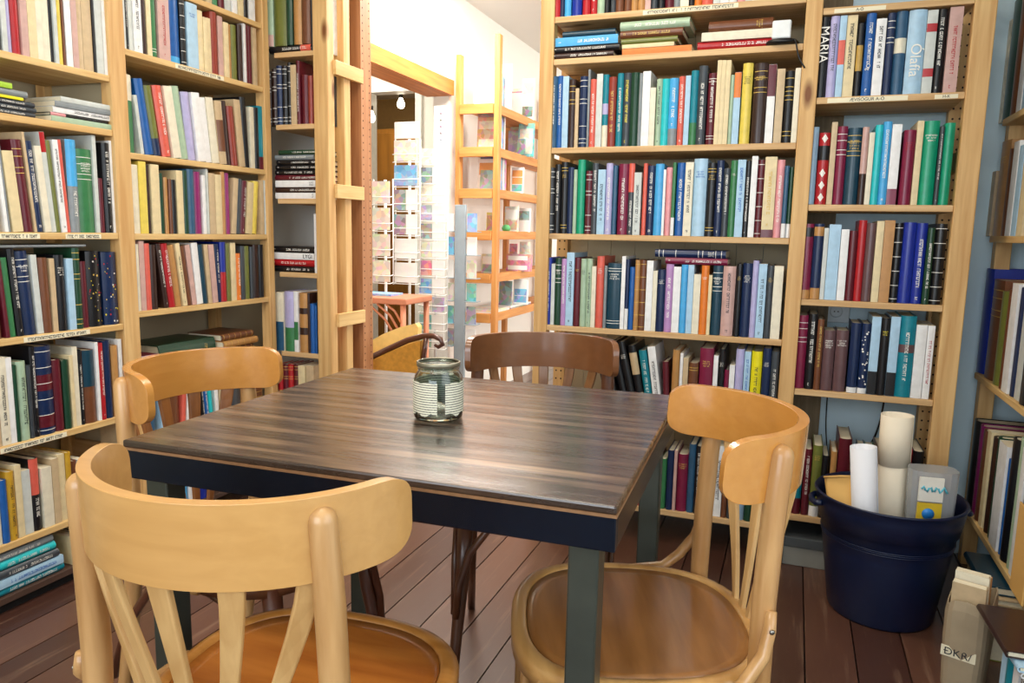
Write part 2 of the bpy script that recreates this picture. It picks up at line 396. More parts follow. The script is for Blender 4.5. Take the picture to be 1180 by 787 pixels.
row('A4','fourth shelf, '+W_,'y',YS,ZA[3],625,175,7.375,225,'''40 95 135 BK xw;98 145 105 BK vw;148 203 85 BK hg xg2;207 256 130 NV;258 287 150 SG;289 350 65 EM;360 411 160 MA xw;413 464 95 CH vw;466 528 150 PB vk;530 585 95 LV vw;588 626 115 SL;636 720 100 BU vw;723 772 95 CH vw tCO.4;774 834 175 LG vk;
846 880 95 CO;883 944 115 NV vw;948 1018 100 SB;1020 1040 150 W;1042 1095 130 PK;1097 1126 90 GN bW.25''')
row('A4','fourth shelf, '+W_,'y',YS,ZA[3],770,170,7.156,225,'''62 128 125 BL vw;131 196 120 IV vk;198 308 90 PB H hb;312 384 125 BK hg xg2;388 446 105 NV vw;449 500 170 CH vw;503 558 105 GN hw;560 625 100 PB vb;627 670 110 BK vw;673 722 70 W;724 780 100 MA xw5;783 880 75 CR vg bMA.1;
882 946 100 PK vw;948 985 150 SL bW.2;987 1025 160 DG bW.2''')
row('A5','fifth shelf, '+W_,'y',YS,ZA[4],620,275,6.844,335,'''50 94 150 RB vw;96 124 200 LG;126 172 155 DG hw xw3;174 213 160 LI vw;215 274 110 PB vk;278 324 150 MA hg;328 371 160 SG hk;373 416 160 SG vk;418 450 220 IV;452 508 140 CO hw;514 536 215 GY;538 646 195 PT xw2 hw;650 680 140 W;684 712 165 NV bW.3;
714 752 225 BL;756 792 170 TN xg5 H;794 842 170 BR xg5;848 898 175 W;900 934 255 IV;936 996 245 NV hw''')
row('A5','fifth shelf, '+W_,'y',YS,ZA[4],760,275,6.294,335,'''36 91 160 LI vw;94 147 205 W;150 196 190 SB;199 241 170 PB;243 293 260 IV;296 350 178 OR hw;352 376 265 CR;379 450 180 PT hw xw3;454 545 155 DP vk H;552 592 185 BK hg;595 665 180 NV hw;667 708 160 LV;711 770 185 PB vk;776 820 195 CH hg;823 890 200 IV''')
stack('A5t','lying on books of fifth shelf, '+W_,'y',YS,ZA[4]+.233,'766 838 22 BU vw;754 836 26 NV hw xw')
row('A6','sixth shelf, '+W_,'y',YS,ZA[5],690,385,5.364,440,'''20 60 190 BK l14;62 102 190 BK vw l14;105 150 60 BK hg l14;152 205 60 BK hw l14;207 262 80 BK mBE@.6-.9 bBE.35 l12;268 318 110 TL vw l10;324 372 85 W vk l9;398 436 175 MA l4;445 490 100 TN;494 512 120 W;515 546 150 BE;550 608 180 BR xg2;615 698 90 BU hg;702 730 135 W;735 770 95 BK hw;
773 800 225 BU;803 835 195 W;838 888 95 LV;892 930 110 PB vb;935 1000 110 YL vk;1005 1055 90 NV hw;1058 1105 110 CH vw''')
row('A7','bottom shelf, '+W_,'y',YS,ZA[6],720,480,6.057,550,'''-100 -60 300 BR;-55 -10 280 NV;-5 45 300 MU;55 125 500 RD;128 148 450 TQ;150 190 300 CH;192 240 280 MA;242 284 300 GN;290 335 240 NV;338 358 240 DP;360 432 270 BU hg;436 484 200 SL;487 532 210 BK vw;535 580 240 NV vw bW.15;583 618 210 LG;620 680 210 W vk;684 720 240 BR;724 775 260 CH;780 842 340 SS;846 900 300 DG''')
row('B1','second shelf, '+N_,'y',YS,ZB[1],930,0,6.21,62,'''85 147 120 BK;155 218 80 LV vk;221 269 110 PB mCO@.4-.7;272 346 105 CR vk;352 400 160 BK mGD@.35-.7;410 478 90 BL vw;482 554 130 W vk;562 617 90 NV xw3;622 706 75 SL mIV@.5-.68;712 840 65 PB H;842 915 70 LG zred;918 985 60 BK vw;1000 1095 45 DP vr''')
row('B2','third shelf, '+N_,'y',YS,ZB[2],920,130,6.21,191,'''75 131 100 SS;137 216 140 RD dw mBK@.62-.82;220 260 65 BE;264 336 95 BU xw3;340 440 105 PT hg xg3;443 490 100 DB tDP.6;493 531 140 IV;534 588 85 TQ;590 650 60 SB vw;653 722 80 W bBU.2;742 826 120 BU hr;830 876 55 CR;880 992 55 EM hw;996 1025 95 CH vw;1028 1103 70 EM''')
row('B3','fourth shelf, '+N_,'y',YS,ZB[3],910,245,6.21,304,'''78 156 80 BU mBK@.83-.95 bTN.12;160 229 80 NV mTN@.84-.96 bTN.15;232 263 110 LG;266 350 85 PB;354 410 120 W;412 472 130 MA;476 532 55 RD;535 600 75 MV;603 655 60 CR;658 732 55 TN P;736 795 75 BK xw5;799 890 70 RB;893 970 75 RB vw;973 1023 110 DG vw;1027 1112 80 BK xw5''')
row('B4','fifth shelf, '+N_,'y',YS,ZB[4],905,350,6.21,410,'''72 146 85 BU xw3;150 214 75 BK vw;217 262 115 BR vg;266 350 195 MV hw;356 445 195 MV hw;458 530 140 NV bW.08;536 600 145 NV fw bW.08;603 668 95 PB bBK.3;671 735 105 BK hy;738 805 95 PB bBK.3;808 922 90 TL mMV@.55-.65 vw;925 1002 155 W;1006 1058 160 W vr''')
row('B5','bottom shelf, '+N_,'y',YS,ZB[5],890,480,4.37,545,'''60 105 200 BR;108 152 230 MA mTL@.3-.6;158 194 170 MA vw;198 246 150 OL bW.15 hg;248 280 200 BK;290 320 180 TN;325 390 115 MA;394 425 200 CR;430 470 180 NV;474 520 190 GN;524 580 170 BR;584 640 200 LG;645 700 170 RD;704 760 180 BK''')
# left bookcase, near bay
row('L1','top shelf, '+L_,'x',XL,ZL[0],0,0,4.921,30,'''-110 -60 - GN;-58 -20 - IV;-18 13 - BK;15 45 - LG;47 78 - LV;81 126 - RD;128 166 - DP;169 216 - CR;218 250 - IV;252 290 - IV;293 309 - BK;312 331 - LG;333 362 - SY;364 375 - BR;377 411 - W;414 446 - DP;449 475 - BE;478 531 - BE;534 544 - BK;546 586 - LG;589 606 - W;608 634 - LG''')
stack('L2a','stack at edge, second shelf, '+L_,'x',XL,ZL[1],'-22 43 13 CH vw;-22 44 14 CH vw;-22 42 14 CH vw;-22 28 8 YL P;-22 33 18 GY;-22 15 15 LM P')
stack('L2b','right stack, second shelf, '+L_,'x',XL,ZL[1],'61 133 16 SG P;61 127 10 BK bPK.25;64 134 17 W vk;65 136 16 GY P;72 139 15 LG')
row('L3','third shelf, '+L_,'x',XL,ZL[2],0,150,6.297,212,'''-80 -40 60 NV;-38 0 70 CR;2 34 50 W l3;36 58 70 GY l3;62 140 155 CR l4;143 215 75 MA xg3 l4;217 236 20 BE l4;238 296 85 NV vw l4;298 345 120 IV l4;347 384 20 LG tRD.2 l4;386 420 80 OL l4;422 462 75 W vk l3;464 504 75 CO l3;506 588 70 GY vw tSB.5;592 700 140 GN hw xw3;702 728 25 LG;730 768 350 MA;770 822 95 BK vw;824 850 80 W;853 886 90 GY''')
row('L4','fourth shelf, '+L_,'x',XL,ZL[3],0,270,6.053,334,'''-70 -30 150 NV;-28 8 170 BR;10 46 180 MA l3;48 98 165 GN l3;101 150 90 BK vw l3;160 246 120 NV hw xw3 l3;250 292 145 LG l2;300 364 165 BR l1;366 402 170 BE;412 482 145 BK hw;485 531 170 PB;534 586 70 DG xg;588 632 190 MA;637 732 120 BK fg;742 842 125 NV fg''')
stack('L4t','lying on books of fourth shelf, '+L_,'x',XL,ZL[3]+.245,'0 102 8 GY D.16')
row('L5','fifth shelf, '+L_,'x',XL,ZL[4],0,380,5.619,452,'''-70 -30 170 CO;-28 0 180 BE;2 60 180 IV vk;62 101 180 W;104 130 230 DG;132 194 205 SG vk;197 224 230 CH;227 262 110 BK vw;265 368 105 NV mMA@.08-.22 mMA@.5-.68 xw5;371 426 195 MA;428 470 195 DG;473 496 165 CR;499 532 110 IV;535 560 130 BK vw;566 640 130 BR tPT.5;643 662 80 W;664 694 85 RD vw;698 745 70 NV;748 790 100 TN;793 815 60 W''')
row('L6','sixth shelf, '+L_,'x',XL,ZL[5],0,500,3.938,583,'''-50 -25 160 NV;-23 10 160 IV;13 46 210 BL;48 83 170 MU vk;85 115 140 CR;117 158 165 LG;160 203 110 BK tCO.5 vw;206 252 150 IV;255 286 110 BE;289 318 90 CR;321 345 80 MU;348 372 120 BR;375 400 110 W;402 430 130 CH;433 462 120 CR''',dmax=.17)
stack('L7','bottom stack, '+L_,'x',XL,ZL[6],'-20 79 24 TL vw D.2;-20 77 26 PB vb D.2;-20 72 24 CH vw D.2;-20 69 26 TQ vw D.2;-20 66 22 GY vw D.2')
row('L7b','beside bottom stack, '+L_,'x',XL,ZL[6],0,500,3.938,620,'''335 350 470 CR;352 370 480 IV;372 392 460 CH;394 412 470 CR''')
# left bookcase, far bay
row('M0','top shelf, '+M_,'x',XL,ZM[0],140,0,6.941,5,'''640 690 - NV;695 740 - BE;745 790 - GN;795 840 - MA;845 890 - LG;900 940 - W;945 985 - CR;990 1030 - BK;1032 1080 - W''')
row('M1','second shelf, '+M_,'x',XL,ZM[1],140,0,6.941,28,'''20 48 - LG;50 70 - BK vw;72 104 - LG;106 170 - W vk;174 210 - DB;212 248 - CR;250 302 - GN xw2;306 395 - DP vr;400 488 - BL bSB.1;492 533 - BK xw5;536 620 -10 PB hb;623 663 85 CR;665 698 140 CR;700 728 145 CR;731 784 70 BK2;786 825 130 DP;828 864 180 CR;866 893 195 TN;895 942 200 OL;945 980 195 DB;983 1002 175 W;1006 1028 165 MA;1030 1056 165 MA;1060 1090 165 BE''')
row('M2','third shelf, '+M_,'x',XL,ZM[2],140,80,6.556,140,'''28 122 40 GN tIV.33;130 160 200 LG l6;163 228 85 BL l8;232 290 135 OL bNV.25 l8;293 360 135 CO vw l8;364 425 140 IV l8;428 492 140 SG l8;500 560 180 LV l6;563 622 185 W l6;626 668 220 W l6;671 725 220 IV l6;728 780 245 BE mBR@.2-.7 l5;783 828 245 DB l5;831 878 285 BK2 l5;881 928 235 BE l5;932 975 215 BK l3;985 1015 285 IV;1018 1048 290 BK;1051 1098 280 TL bMA.2''')
row('M3','fourth shelf, '+M_,'x',XL,ZM[3],140,180,6.556,232,'''45 90 30 W;93 148 65 IV;150 204 30 SY P;206 238 70 DB;241 303 65 CR P;306 340 130 DG;343 371 160 TN;373 395 175 BR;397 430 180 BK;433 480 110 CR;485 520 110 DG;522 572 100 SL;575 628 120 PU;630 655 145 W;658 672 95 LG;675 720 130 BE;722 768 140 CR;770 800 120 TN;804 838 130 PU;845 884 170 BE l-6;887 920 175 CH l-6;923 960 190 MA vw l-6;963 1008 200 CR l-6;1011 1055 195 SY l-6;1064 1090 185 BE;1093 1122 185 LG''')
row('M4','fifth shelf, '+M_,'x',XL,ZM[4],140,270,6.556,316,'''73 95 75 W;97 112 75 PB;114 131 75 LG;133 150 75 IV;152 190 45 DP;198 236 70 CO;240 300 80 DB;303 348 75 DB vw l7;351 398 75 RD vw l7;401 447 85 TN l7;450 480 70 CR vk l7;483 522 90 BR l7;525 562 85 DP l7;565 612 65 W l5;616 650 80 PT l5;653 682 80 BE l4;685 724 80 DP l4;727 762 75 NV vw l2;765 808 60 RB bRD.5;812 840 70 OL;843 880 65 CR P;883 920 145 OR vw;923 950 90 CH;954 988 90 OL;991 1015 95 CH;1020 1058 80 DB;1062 1095 80 BK''')
stack('M5a','left stack, sixth shelf, '+M_,'x',XL,ZM[5],'155 189 28 SL D.13;157 187 28 MA D.13')
stack('M5b','middle of sixth shelf, '+M_,'x',XL,ZM[5],'198 262 72 DG D.18 R.05 hg')
stack('M5c','right stack, sixth shelf, '+M_,'x',XL,ZM[5],'264 300 26 BR xg5 D.17 R.03;264 303 26 TN xg5 D.17 R.02;264 300 26 BR xg5 D.17 R.03')
row('M6','bottom shelf, '+M_,'x',XL,ZM[6],150,350,6.053,500,'''10 60 600 BE;62 96 590 TN;98 140 600 W l3;143 200 590 SL;240 292 580 PB;296 370 590 BR;385 412 570 CO l-5;415 450 560 W l-5;465 508 560 BE;515 536 550 BK vw l4;538 565 550 BL vw l4;568 596 545 TQ l4;615 640 540 W l2;645 680 540 BE;690 715 530 LG;720 800 530 CH;803 870 540 TN xg5 H;875 950 530 BR xg5''',dmax=.17)
row('M7','floor row, '+M_,'x',XL,.08,150,350,6.053,575,'''10 45 1000 TN;48 100 1000 SG;103 160 1000 BK;163 190 1000 LM;193 215 1000 CR;218 245 1000 GN;248 285 1000 BR;288 345 1000 RD;348 385 1000 DP;388 420 1000 SB;423 455 1000 W;458 500 1000 BE;503 560 1000 RB''',dmax=.17)
# corner bookcase
stack('U1b','lying on top shelf, '+U_,'y',YS,ZU[0],'309 357 26 BK mCO@.75-1 vw')
row('U1','on lying black book, top shelf, '+U_,'y',YS,ZU[0]+.027,295,0,5.25,10,'''20 88 - SG bDP.2 hw;92 166 - OL;170 206 - DG;210 258 - TN H;262 312 - BR''')
row('U1c','end of top shelf, '+U_,'y',YS,ZU[0],295,0,5.25,10,'''320 340 - CH;343 385 - W vk''')
row('U2','second shelf, '+U_,'y',YS,ZU[1],295,0,5.25,105,'''52 80 430 DB xw;84 112 415 DB xw;115 146 395 NV xw;149 177 395 BK xw;180 198 375 BK xw;201 235 390 BE;238 257 365 MA vw;260 300 450 MA;303 331 455 BK2;334 365 445 BK2;367 386 430 CH''')
stack('U3','stack on third shelf, '+U_,'y',YS,ZU[2],'316 369 24 W hk;316 369 22 DB vw;316 369 27 W hk;316 370 21 MA vw;316 370 20 BK vw;316 370 20 BK vw;317 370 20 BK vw;315 360 20 GY vw;320 369 18 DG vw')
stack('U4','stack on fourth shelf, '+U_,'y',YS,ZU[3],'313 361 25 BK vw;311 361 27 RD vw;310 360 27 W;312 360 26 BK vw')
row('U4b','end of fourth shelf, '+U_,'y',YS,ZU[3],295,140,4.37,280,'''288 322 465 W''')
row('U5','fifth shelf, '+U_,'y',YS,ZU[4],295,300,5.25,370,'''50 108 205 BK fw;112 160 195 IV bSL.5;163 221 190 LV bGN.4;223 247 190 W mGN@.2-.5;250 300 200 TN mDB@.65-.75 mDB@.3-.42 H;303 316 200 DB;318 344 265 BL;347 358 275 BL;360 372 250 PT;374 388 200 PK''')
row('U6','bottom shelf, '+U_,'y',YS,ZU[5],295,300,5.25,430,'''40 80 640 BR xg;84 118 640 TN xg;120 150 632 RD xg;152 182 632 MA xg;184 214 632 RD xg;216 246 632 MA xg;250 290 640 CR;294 340 640 BE''')
# right-hand bookcase (spines face the table)
row('R1','top shelf, '+R_,'x',XR,ZR[0],1120,0,4.92,60,'''150 185 150 IV;188 232 0 DG;234 262 20 BR;265 290 60 W;293 330 30 PB;334 380 20 MA;384 430 10 NV''')
row('R2','second shelf, '+R_,'x',XR,ZR[1],1060,150,2.458,228,'''190 200 120 BE;202 226 40 TN hg;228 242 60 BR;244 258 40 W;260 272 50 PB;274 290 60 CR;293 315 40 MA;318 345 50 NV''')
row('R3','third shelf, '+R_,'x',XR,ZR[2],1110,300,4.37,390,'''55 90 35 RB;94 146 90 BR xg3;149 182 150 OL;185 204 140 BR;206 236 110 W;239 262 130 NV;265 292 190 LG;295 330 120 BK;334 370 100 GN;374 410 130 TN''')
row('R4','fourth shelf, '+R_,'x',XR,ZR[3],1080,470,4.63,545,'''150 176 30 BK;179 200 60 PU;203 228 90 BR;231 250 95 CR;253 274 130 DB;277 296 130 DG;300 345 170 W;348 358 260 BL;361 392 140 BK;395 425 140 SG;428 450 200 W;454 480 150 CH;484 520 120 RD''',dmax=.22)
# ---- make them: the largest in view one by one, the rest as one object
ids={}
for b in BOOKS: ids.setdefault(b['rid'],[]).append(b)
def renum(L,lie):
    L.sort(key=lambda b:b['z'] if lie else b['s0'])
    for i,b in enumerate(L): b['i']=i; b['n']=len(L); b['left']=L[i-1] if i else None; b['rightb']=L[i+1] if i+1<len(L) else None
for k in ids: ids[k]=[b for b in ids[k] if b.get('vis',True)]
for k,L in ids.items(): renum(L,bool(L[0]['lie']))
HID={'A1':.55,'M0':.1,'L7b':.1,'M7':.12,'M6':.15,'A7':.5,'B5':.35,'U6':.5,'U1c':.6,'A6':.7,'L6':.8,'R1':.6,'R2':.6,'R4':.9,'L1':.8}
rank=sorted([b for b in BOOKS if b.get('vis',True)],key=lambda b:-b['px']*HID.get(b['rid'],1))
KEEP=set(id(b) for b in rank[:NKEEP])
rest=MB(); labels={}
for b in BOOKS:
    parts=book_parts(b,b['rng']); Mx=book_matrix(b)
    if id(b) in KEEP:
        lb=book_label(b,ids[b['rid']]); labels[lb]=labels.get(lb,0)+1
        o=thing('book',lb,'book',group='books on the '+b['rn']); o.matrix_world=Mx
        for nm,mb in parts: mb.build(nm,o)
        b['obj']=o
    else:
        for nm,mb in parts:
            o=len(rest.v); rest.v+=[tuple(Mx@Vector(p)) for p in mb.v]
            mp=[rest.mi(q) for q in mb.mats]
            for f,mi,sm in zip(mb.f,mb.m,mb.sm): rest.f.append([o+k for k in f]); rest.m.append(mp[mi]); rest.sm.append(sm)
if rest.v: tag(rest.build('small_books'),'thin and half hidden books filling the shelf ends and lowest and topmost shelves','books',None,'stuff')
print('BOOKS',len(BOOKS),'dup labels',[k for k,v in labels.items() if v>1][:20], 'long',[k for k in labels if len(k.split())>16][:5])
def named(rid,i): return ids[rid][i]
def spine_text(b,s,size,mat,zf,rot=-PI/2,dx=0):
    if 'obj' not in b: return
    R=Matrix.Rotation(PI/2,4,'X')@Matrix.Rotation(rot,4,'Z')
    text_mesh(s,size,mat,'spine_lettering',b['obj'],Matrix.Translation((dx,-.0012,b['h']*zf))@R)
INKW=ink('w'); INKK=ink('k')
spine_text(named('B1',0),'MARIA',.036,INKW,.66); spine_text(named('B1',9),'Ólafía',.040,INKW,.4)
spine_text(named('B1',5),'Og',.016,INKW,.35)
if True:
    b=named('U4',2)
    if 'obj' in b: text_mesh('LYGI',.022,INKK,'spine_lettering',b['obj'],Matrix.Translation((0,-.0012,b['h']*.86))@Matrix.Rotation(PI/2,4,'X')@Matrix.Rotation(PI/2,4,'Z'))
# ------------------------------------------------------------------ materials of the room
PINE_X=wood('pine_along_x','dcb886','c49a64',.55,'X',3.2,16,.1,knots=True)
PINE_Y=wood('pine_along_y','e2c083','cda263',.55,'Y',3.2,16,.1,knots=True)
PINE_Z=wood('pine_upright','dfb87c','c99a5e',.55,'Z',3.2,16,.1,knots=True)
PALE=plain('painted_white_wall','f3efe6',.7,0,.3,.03,8)
BLUEW=plain('pale_blue_wall','d6effc',.6,0,.3,.05,6)
BEIGEW=plain('beige_board_wall','bdb092',.7,0,.3,.06,6)
HALLW=plain('hall_white_wall','f6f2ea',.7,0,.3,.02,6)
DARKGAP=plain('dark_gap','120c0a',.9)
HOLE=plain('drilled_hole','2a170d',.9)
CEILM=plain('ceiling_white','eceae4',.8,0,.2,.02,5)
PAPERW=plain('paper_strip','efe6c8',.8,0,.2,.05,30)
STEEL=plain('steel_screw','8b8880',.3,1)
BLK=plain('black_plastic','0c0c0e',.35,0,.5,.1,20)
def floor_mat():
    mt,nt,N,L,b=nmat('brown_painted_planks'); b.inputs['Coat Weight'].default_value=.5; b.inputs['Coat Roughness'].default_value=.28
    tc=N.new('ShaderNodeTexCoord'); mp=N.new('ShaderNodeMapping'); mp.inputs['Scale'].default_value=(26,1.6,1)
    nz=N.new('ShaderNodeTexNoise'); nz.inputs['Scale'].default_value=1.4; nz.inputs['Detail'].default_value=8; nz.inputs['Roughness'].default_value=.65
    L.new(tc.outputs['Object'],mp.inputs[0]); L.new(mp.outputs[0],nz.inputs['Vector'])
    sx=N.new('ShaderNodeSeparateXYZ'); L.new(tc.outputs['Object'],sx.inputs[0])
    dv=N.new('ShaderNodeMath'); dv.operation='DIVIDE'; dv.inputs[1].default_value=.125
    sb=N.new('ShaderNodeMath'); sb.operation='SUBTRACT'; sb.inputs[1].default_value=.097; L.new(sx.outputs[0],sb.inputs[0]); L.new(sb.outputs[0],dv.inputs[0])
    fl=N.new('ShaderNodeMath'); fl.operation='FLOOR'; L.new(dv.outputs[0],fl.inputs[0])
    wn=N.new('ShaderNodeTexWhiteNoise'); wn.noise_dimensions='1D'; L.new(fl.outputs[0],wn.inputs['W'])
    r1=N.new('ShaderNodeValToRGB'); r1.color_ramp.elements[0].color=lin('452a21'); r1.color_ramp.elements[1].color=lin('694636'); L.new(wn.outputs['Value'],r1.inputs[0])
    r2=N.new('ShaderNodeValToRGB'); r2.color_ramp.elements[0].position=.56; r2.color_ramp.elements[1].position=.74
    r2.color_ramp.elements[0].color=(0,0,0,1); r2.color_ramp.elements[1].color=(1,1,1,1); L.new(nz.outputs['Fac'],r2.inputs[0])
    m1=N.new('ShaderNodeMix'); m1.data_type='RGBA'; m1.inputs[7].default_value=lin('9a7a62'); L.new(r1.outputs[0],m1.inputs[6])
    ws=N.new('ShaderNodeMath'); ws.operation='MULTIPLY'; ws.inputs[1].default_value=.55; L.new(r2.outputs[0],ws.inputs[0]); L.new(ws.outputs[0],m1.inputs[0])
    L.new(m1.outputs[2],b.inputs['Base Color'])
    rr=N.new('ShaderNodeMapRange'); rr.inputs[3].default_value=.24; rr.inputs[4].default_value=.5; L.new(nz.outputs['Fac'],rr.inputs[0]); L.new(rr.outputs[0],b.inputs['Roughness'])
    bp=N.new('ShaderNodeBump'); bp.inputs['Strength'].default_value=.25; bp.inputs['Distance'].default_value=.002; L.new(nz.outputs['Fac'],bp.inputs['Height']); L.new(bp.outputs['Normal'],b.inputs['Normal'])
    return mt
FLOORM=floor_mat()
def struct(name,mb): return tag(mb.build(name),kind='structure')
# floor: planks running away from the camera, over a dark base
mb=MB(); k=-30; x=.097-.125*30
while x<3.2:
    mb.box(x+.002,x+.123,-1.7,9,-.02,0,FLOORM); x+=.125
mb.box(-4.7,3.3,-1.7,9,-.03,-.012,DARKGAP)
x=.097-.125*30
struct('floor',mb)
mb=MB(); mb.box(-2.5,1.1,-1.7,2.95,2.42,2.5,CEILM); mb.box(-4.8,3.3,2.95,9,2.42,2.5,CEILM); struct('ceiling',mb)
YB=2.9
mb=MB(); mb.box(-2.5,-2.34,-1.7,3.0,0,2.42,BEIGEW); struct('wall_left',mb)
mb=MB(); mb.box(.92,1.08,1.1,3.0,0,2.42,BLUEW); mb.box(.92,1.08,-1.7,-.5,0,2.42,BLUEW); mb.box(.92,1.08,-.5,1.1,0,.8,BLUEW); mb.box(.92,1.08,-.5,1.1,2.15,2.42,BLUEW); struct('wall_right',mb)
# rear wall: blue painted right of the passage; the passage runs from x=-1.72 to -.88
mb=MB(); mb.box(-.88,.92,YB,YB+.1,0,2.42,BLUEW); struct('wall_back',mb)
mb=MB(); mb.box(-2.5,-1.775,YB,YB+.03,0,2.42,HALLW); struct('wall_back_corner',mb)
# wall behind the camera with a big window
mb=MB(); mb.box(-2.5,-1.75,-1.75,-1.6,0,2.42,PALE); mb.box(.35,1.08,-1.75,-1.6,0,2.42,PALE); mb.box(-1.75,.35,-1.75,-1.6,0,.8,PALE); mb.box(-1.75,.35,-1.75,-1.6,2.15,2.42,PALE); struct('wall_front',mb)
mb=MB(); WF=plain('white_window_frame','eeeeea',.4)
for a in (-1.75,-.73,.3): mb.box(a,a+.05,-1.7,-1.64,.8,2.15,WF)
for a in (.8,1.4,2.1): mb.box(-1.75,.35,-1.7,-1.64,a,a+.05,WF)
struct('window_1',mb)
mb=MB()
for a in (-.5,.275,1.05): mb.box(.97,1.03,a,a+.05,.8,2.15,WF)
for a in (.8,1.45,2.1): mb.box(.97,1.03,-.5,1.1,a,a+.05,WF)
struct('window_3',mb)
# ------------------------------------------------------------------ bookcases
def post(mb,x0,x1,y0,y1,z1,mat,z0=0): mb.box(x0,x1,y0,y1,z0,z1,mat); return mb
def holes(mb,face,c0,c1,other,z0,z1,step=.032):
    z=z0
    while z<z1:
        for c in (c0,c1):
            pts=[(c+.0035*math.cos(a),z+.0035*math.sin(a)) for a in [2*PI*i/8 for i in range(8)]]
            if face=='x': mb.add([(other,p[0],p[1]) for p in pts],[tuple(range(8))],HOLE)
            else: mb.add([(p[0],other,p[1]) for p in pts],[tuple(range(8))[::-1]],HOLE)
        z+=step
TK=.02
t=thing('bookcase','tall pine bookcase of two bays standing against the rear wall behind the table','bookcase',(-.2,YS,0))
def part(mb,name,parent,b=0):
    o=mb.build(name); o.parent=parent; o.matrix_parent_inverse=Matrix.Translation(parent.location).inverted() if parent.rotation_euler.z==0 else parent.matrix_basis.inverted()
    if b: bevel(o,b)
    return o
D=.3
for x0,x1 in ((-.872,-.822),(-.020,.028),(.428,.485)):
    part(MB().box(x0,x1,YS-.004,YS+.04,0,2.3,PINE_Z),'front_post',t,.003)
for x0,x1 in ((-.872,-.828),(-.018,.026),(.43,.474)):
    mb=MB().box(x0,x1,YS+D-.044,YS+D,0,2.3,PINE_Z); holes(mb,'y',x0+.012,x1-.012,YS+D-.0445,.1,2.2); part(mb,'rear_post',t)
for x0 in (-.865,-.01,.44):
    for z in (.3,.8,1.3,1.8): part(MB().box(x0,x0+.018,YS+.04,YS+D-.044,z,z+.06,PINE_Y),'side_rail',t,.002)
for i,z in enumerate(ZA): 
    o=part(MB().box(-.822,-.0205,YS,YS+D-.046,z-TK,z-.0003,PINE_X),'shelf_board',t,.002)
for i,z in enumerate(ZB):
    o=part(MB().box(.0285,.4275,YS,YS+D-.046,z-TK,z-.0003,PINE_X),'shelf_board',t,.002)
    if i==1: TAPE=o
# panel behind the wide bay and a strip behind the narrow bay
mb=MB()
for i in range(9): mb.box(-.86+i*.094,-.86+i*.094+.0925,YB-.02,YB-.004,.05,2.3,BEIGEW)
part(mb,'back_panel',t)
mb=MB().box(.03,.125,YB-.02,YB-.004,.0,2.3,wood('grey_board','8d7a5c','776548',.6,'Z')); part(mb,'back_strip',t)
# cross slats behind the wide bay
for z in (.93,1.62): part(MB().box(-.827,-.019,YS+D+.001,YS+D+.012,z,z+.05,PINE_X),'cross_slat',t)
# hand-written strips on the shelf edges
def strip(parent,name,x0,x1,z,txt,ax='y',P=YS,h=.014):
    mb=MB()
    if ax=='y': mb.box(x0,x1,P-.0012,P-.0002,z-.018,z-.018+h,PAPERW)
    else: mb.box(P+.0002,P+.0012,x0,x1,z-.018,z-.018+h,PAPERW)
    o=part(mb,'label_strip',parent)
    M=Matrix.Translation(((x0+x1)/2,P-.0016,z-.018+h/2)) if ax=='y' else Matrix.Translation((P+.0016,(x0+x1)/2,z-.018+h/2))
    R=Matrix.Rotation(PI/2,4,'X') if ax=='y' else Matrix.Rotation(PI/2,4,'Z')@Matrix.Rotation(PI/2,4,'X')
    if txt:
        q=text_mesh(txt,h*.95,INKK,'handwriting',None,Matrix()); q.parent=o; q.matrix_basis=M@R
    else:
        mb=MB(); g=random.Random(int(x0*1000)+int(z*100))
        glyph(mb,-(x1-x0)*.45,(x1-x0)*.45,-h*.32,h*.32,INKK,g,lambda x:0.)
        q=mb.build('handwriting'); q.parent=o; q.matrix_basis=M@(Matrix() if ax=='y' else Matrix.Rotation(PI/2,4,'Z'))
strip(t,'s',.06,.28,ZB[1],'ÆVISÖGUR A-Ö'); strip(t,'s',.35,.41,ZB[1],'H-K',h=.012); strip(t,'s',-.52,-.22,ZA[0],''); strip(t,'s',.06,.2,ZB[0],'A-Ö',h=.012)
# left bookcase
t=thing('bookcase','tall pine bookcase with two bays of mostly pale books along the left wall','bookcase',(XL,1.8,0))
part(MB().box(XL-.28,XL-.04,1.81,1.816,0,2.3,BEIGEW),'side_panel',t)
for y0,y1 in ((.93,.98),(1.785,1.845),(2.5,2.535)):
    part(MB().box(XL-.04,XL+.004,y0,y1,0,2.3,PINE_Z),'front_post',t,.003)
    part(MB().box(XL-.32,XL-.28,y0,y1,0,2.3,PINE_Z),'rear_post',t)
    for z in (.3,.8,1.3,1.8): part(MB().box(XL-.28,XL-.04,y0+.01,y0+.03,z,z+.06,PINE_X),'side_rail',t)
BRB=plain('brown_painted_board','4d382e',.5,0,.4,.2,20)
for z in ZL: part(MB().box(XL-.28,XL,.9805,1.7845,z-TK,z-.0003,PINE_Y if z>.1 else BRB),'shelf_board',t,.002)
for z in ZM: part(MB().box(XL-.28,XL,1.8455,2.4995,z-TK,z-.0003,PINE_Y),'shelf_board',t,.002)
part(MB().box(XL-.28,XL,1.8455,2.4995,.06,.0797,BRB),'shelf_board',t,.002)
part(MB().box(XL-.278,XL-.02,.9805,1.7845,0,.03,DARKGAP),'plinth',t)
for a,b_,z in ((1.36,1.52,ZL[2]),(1.60,1.72,ZL[2]),(1.45,1.66,ZL[3]),(1.36,1.56,ZL[4]),(2.05,2.28,ZM[1])): strip(t,'s',a,b_,z,'',ax='x',P=XL)
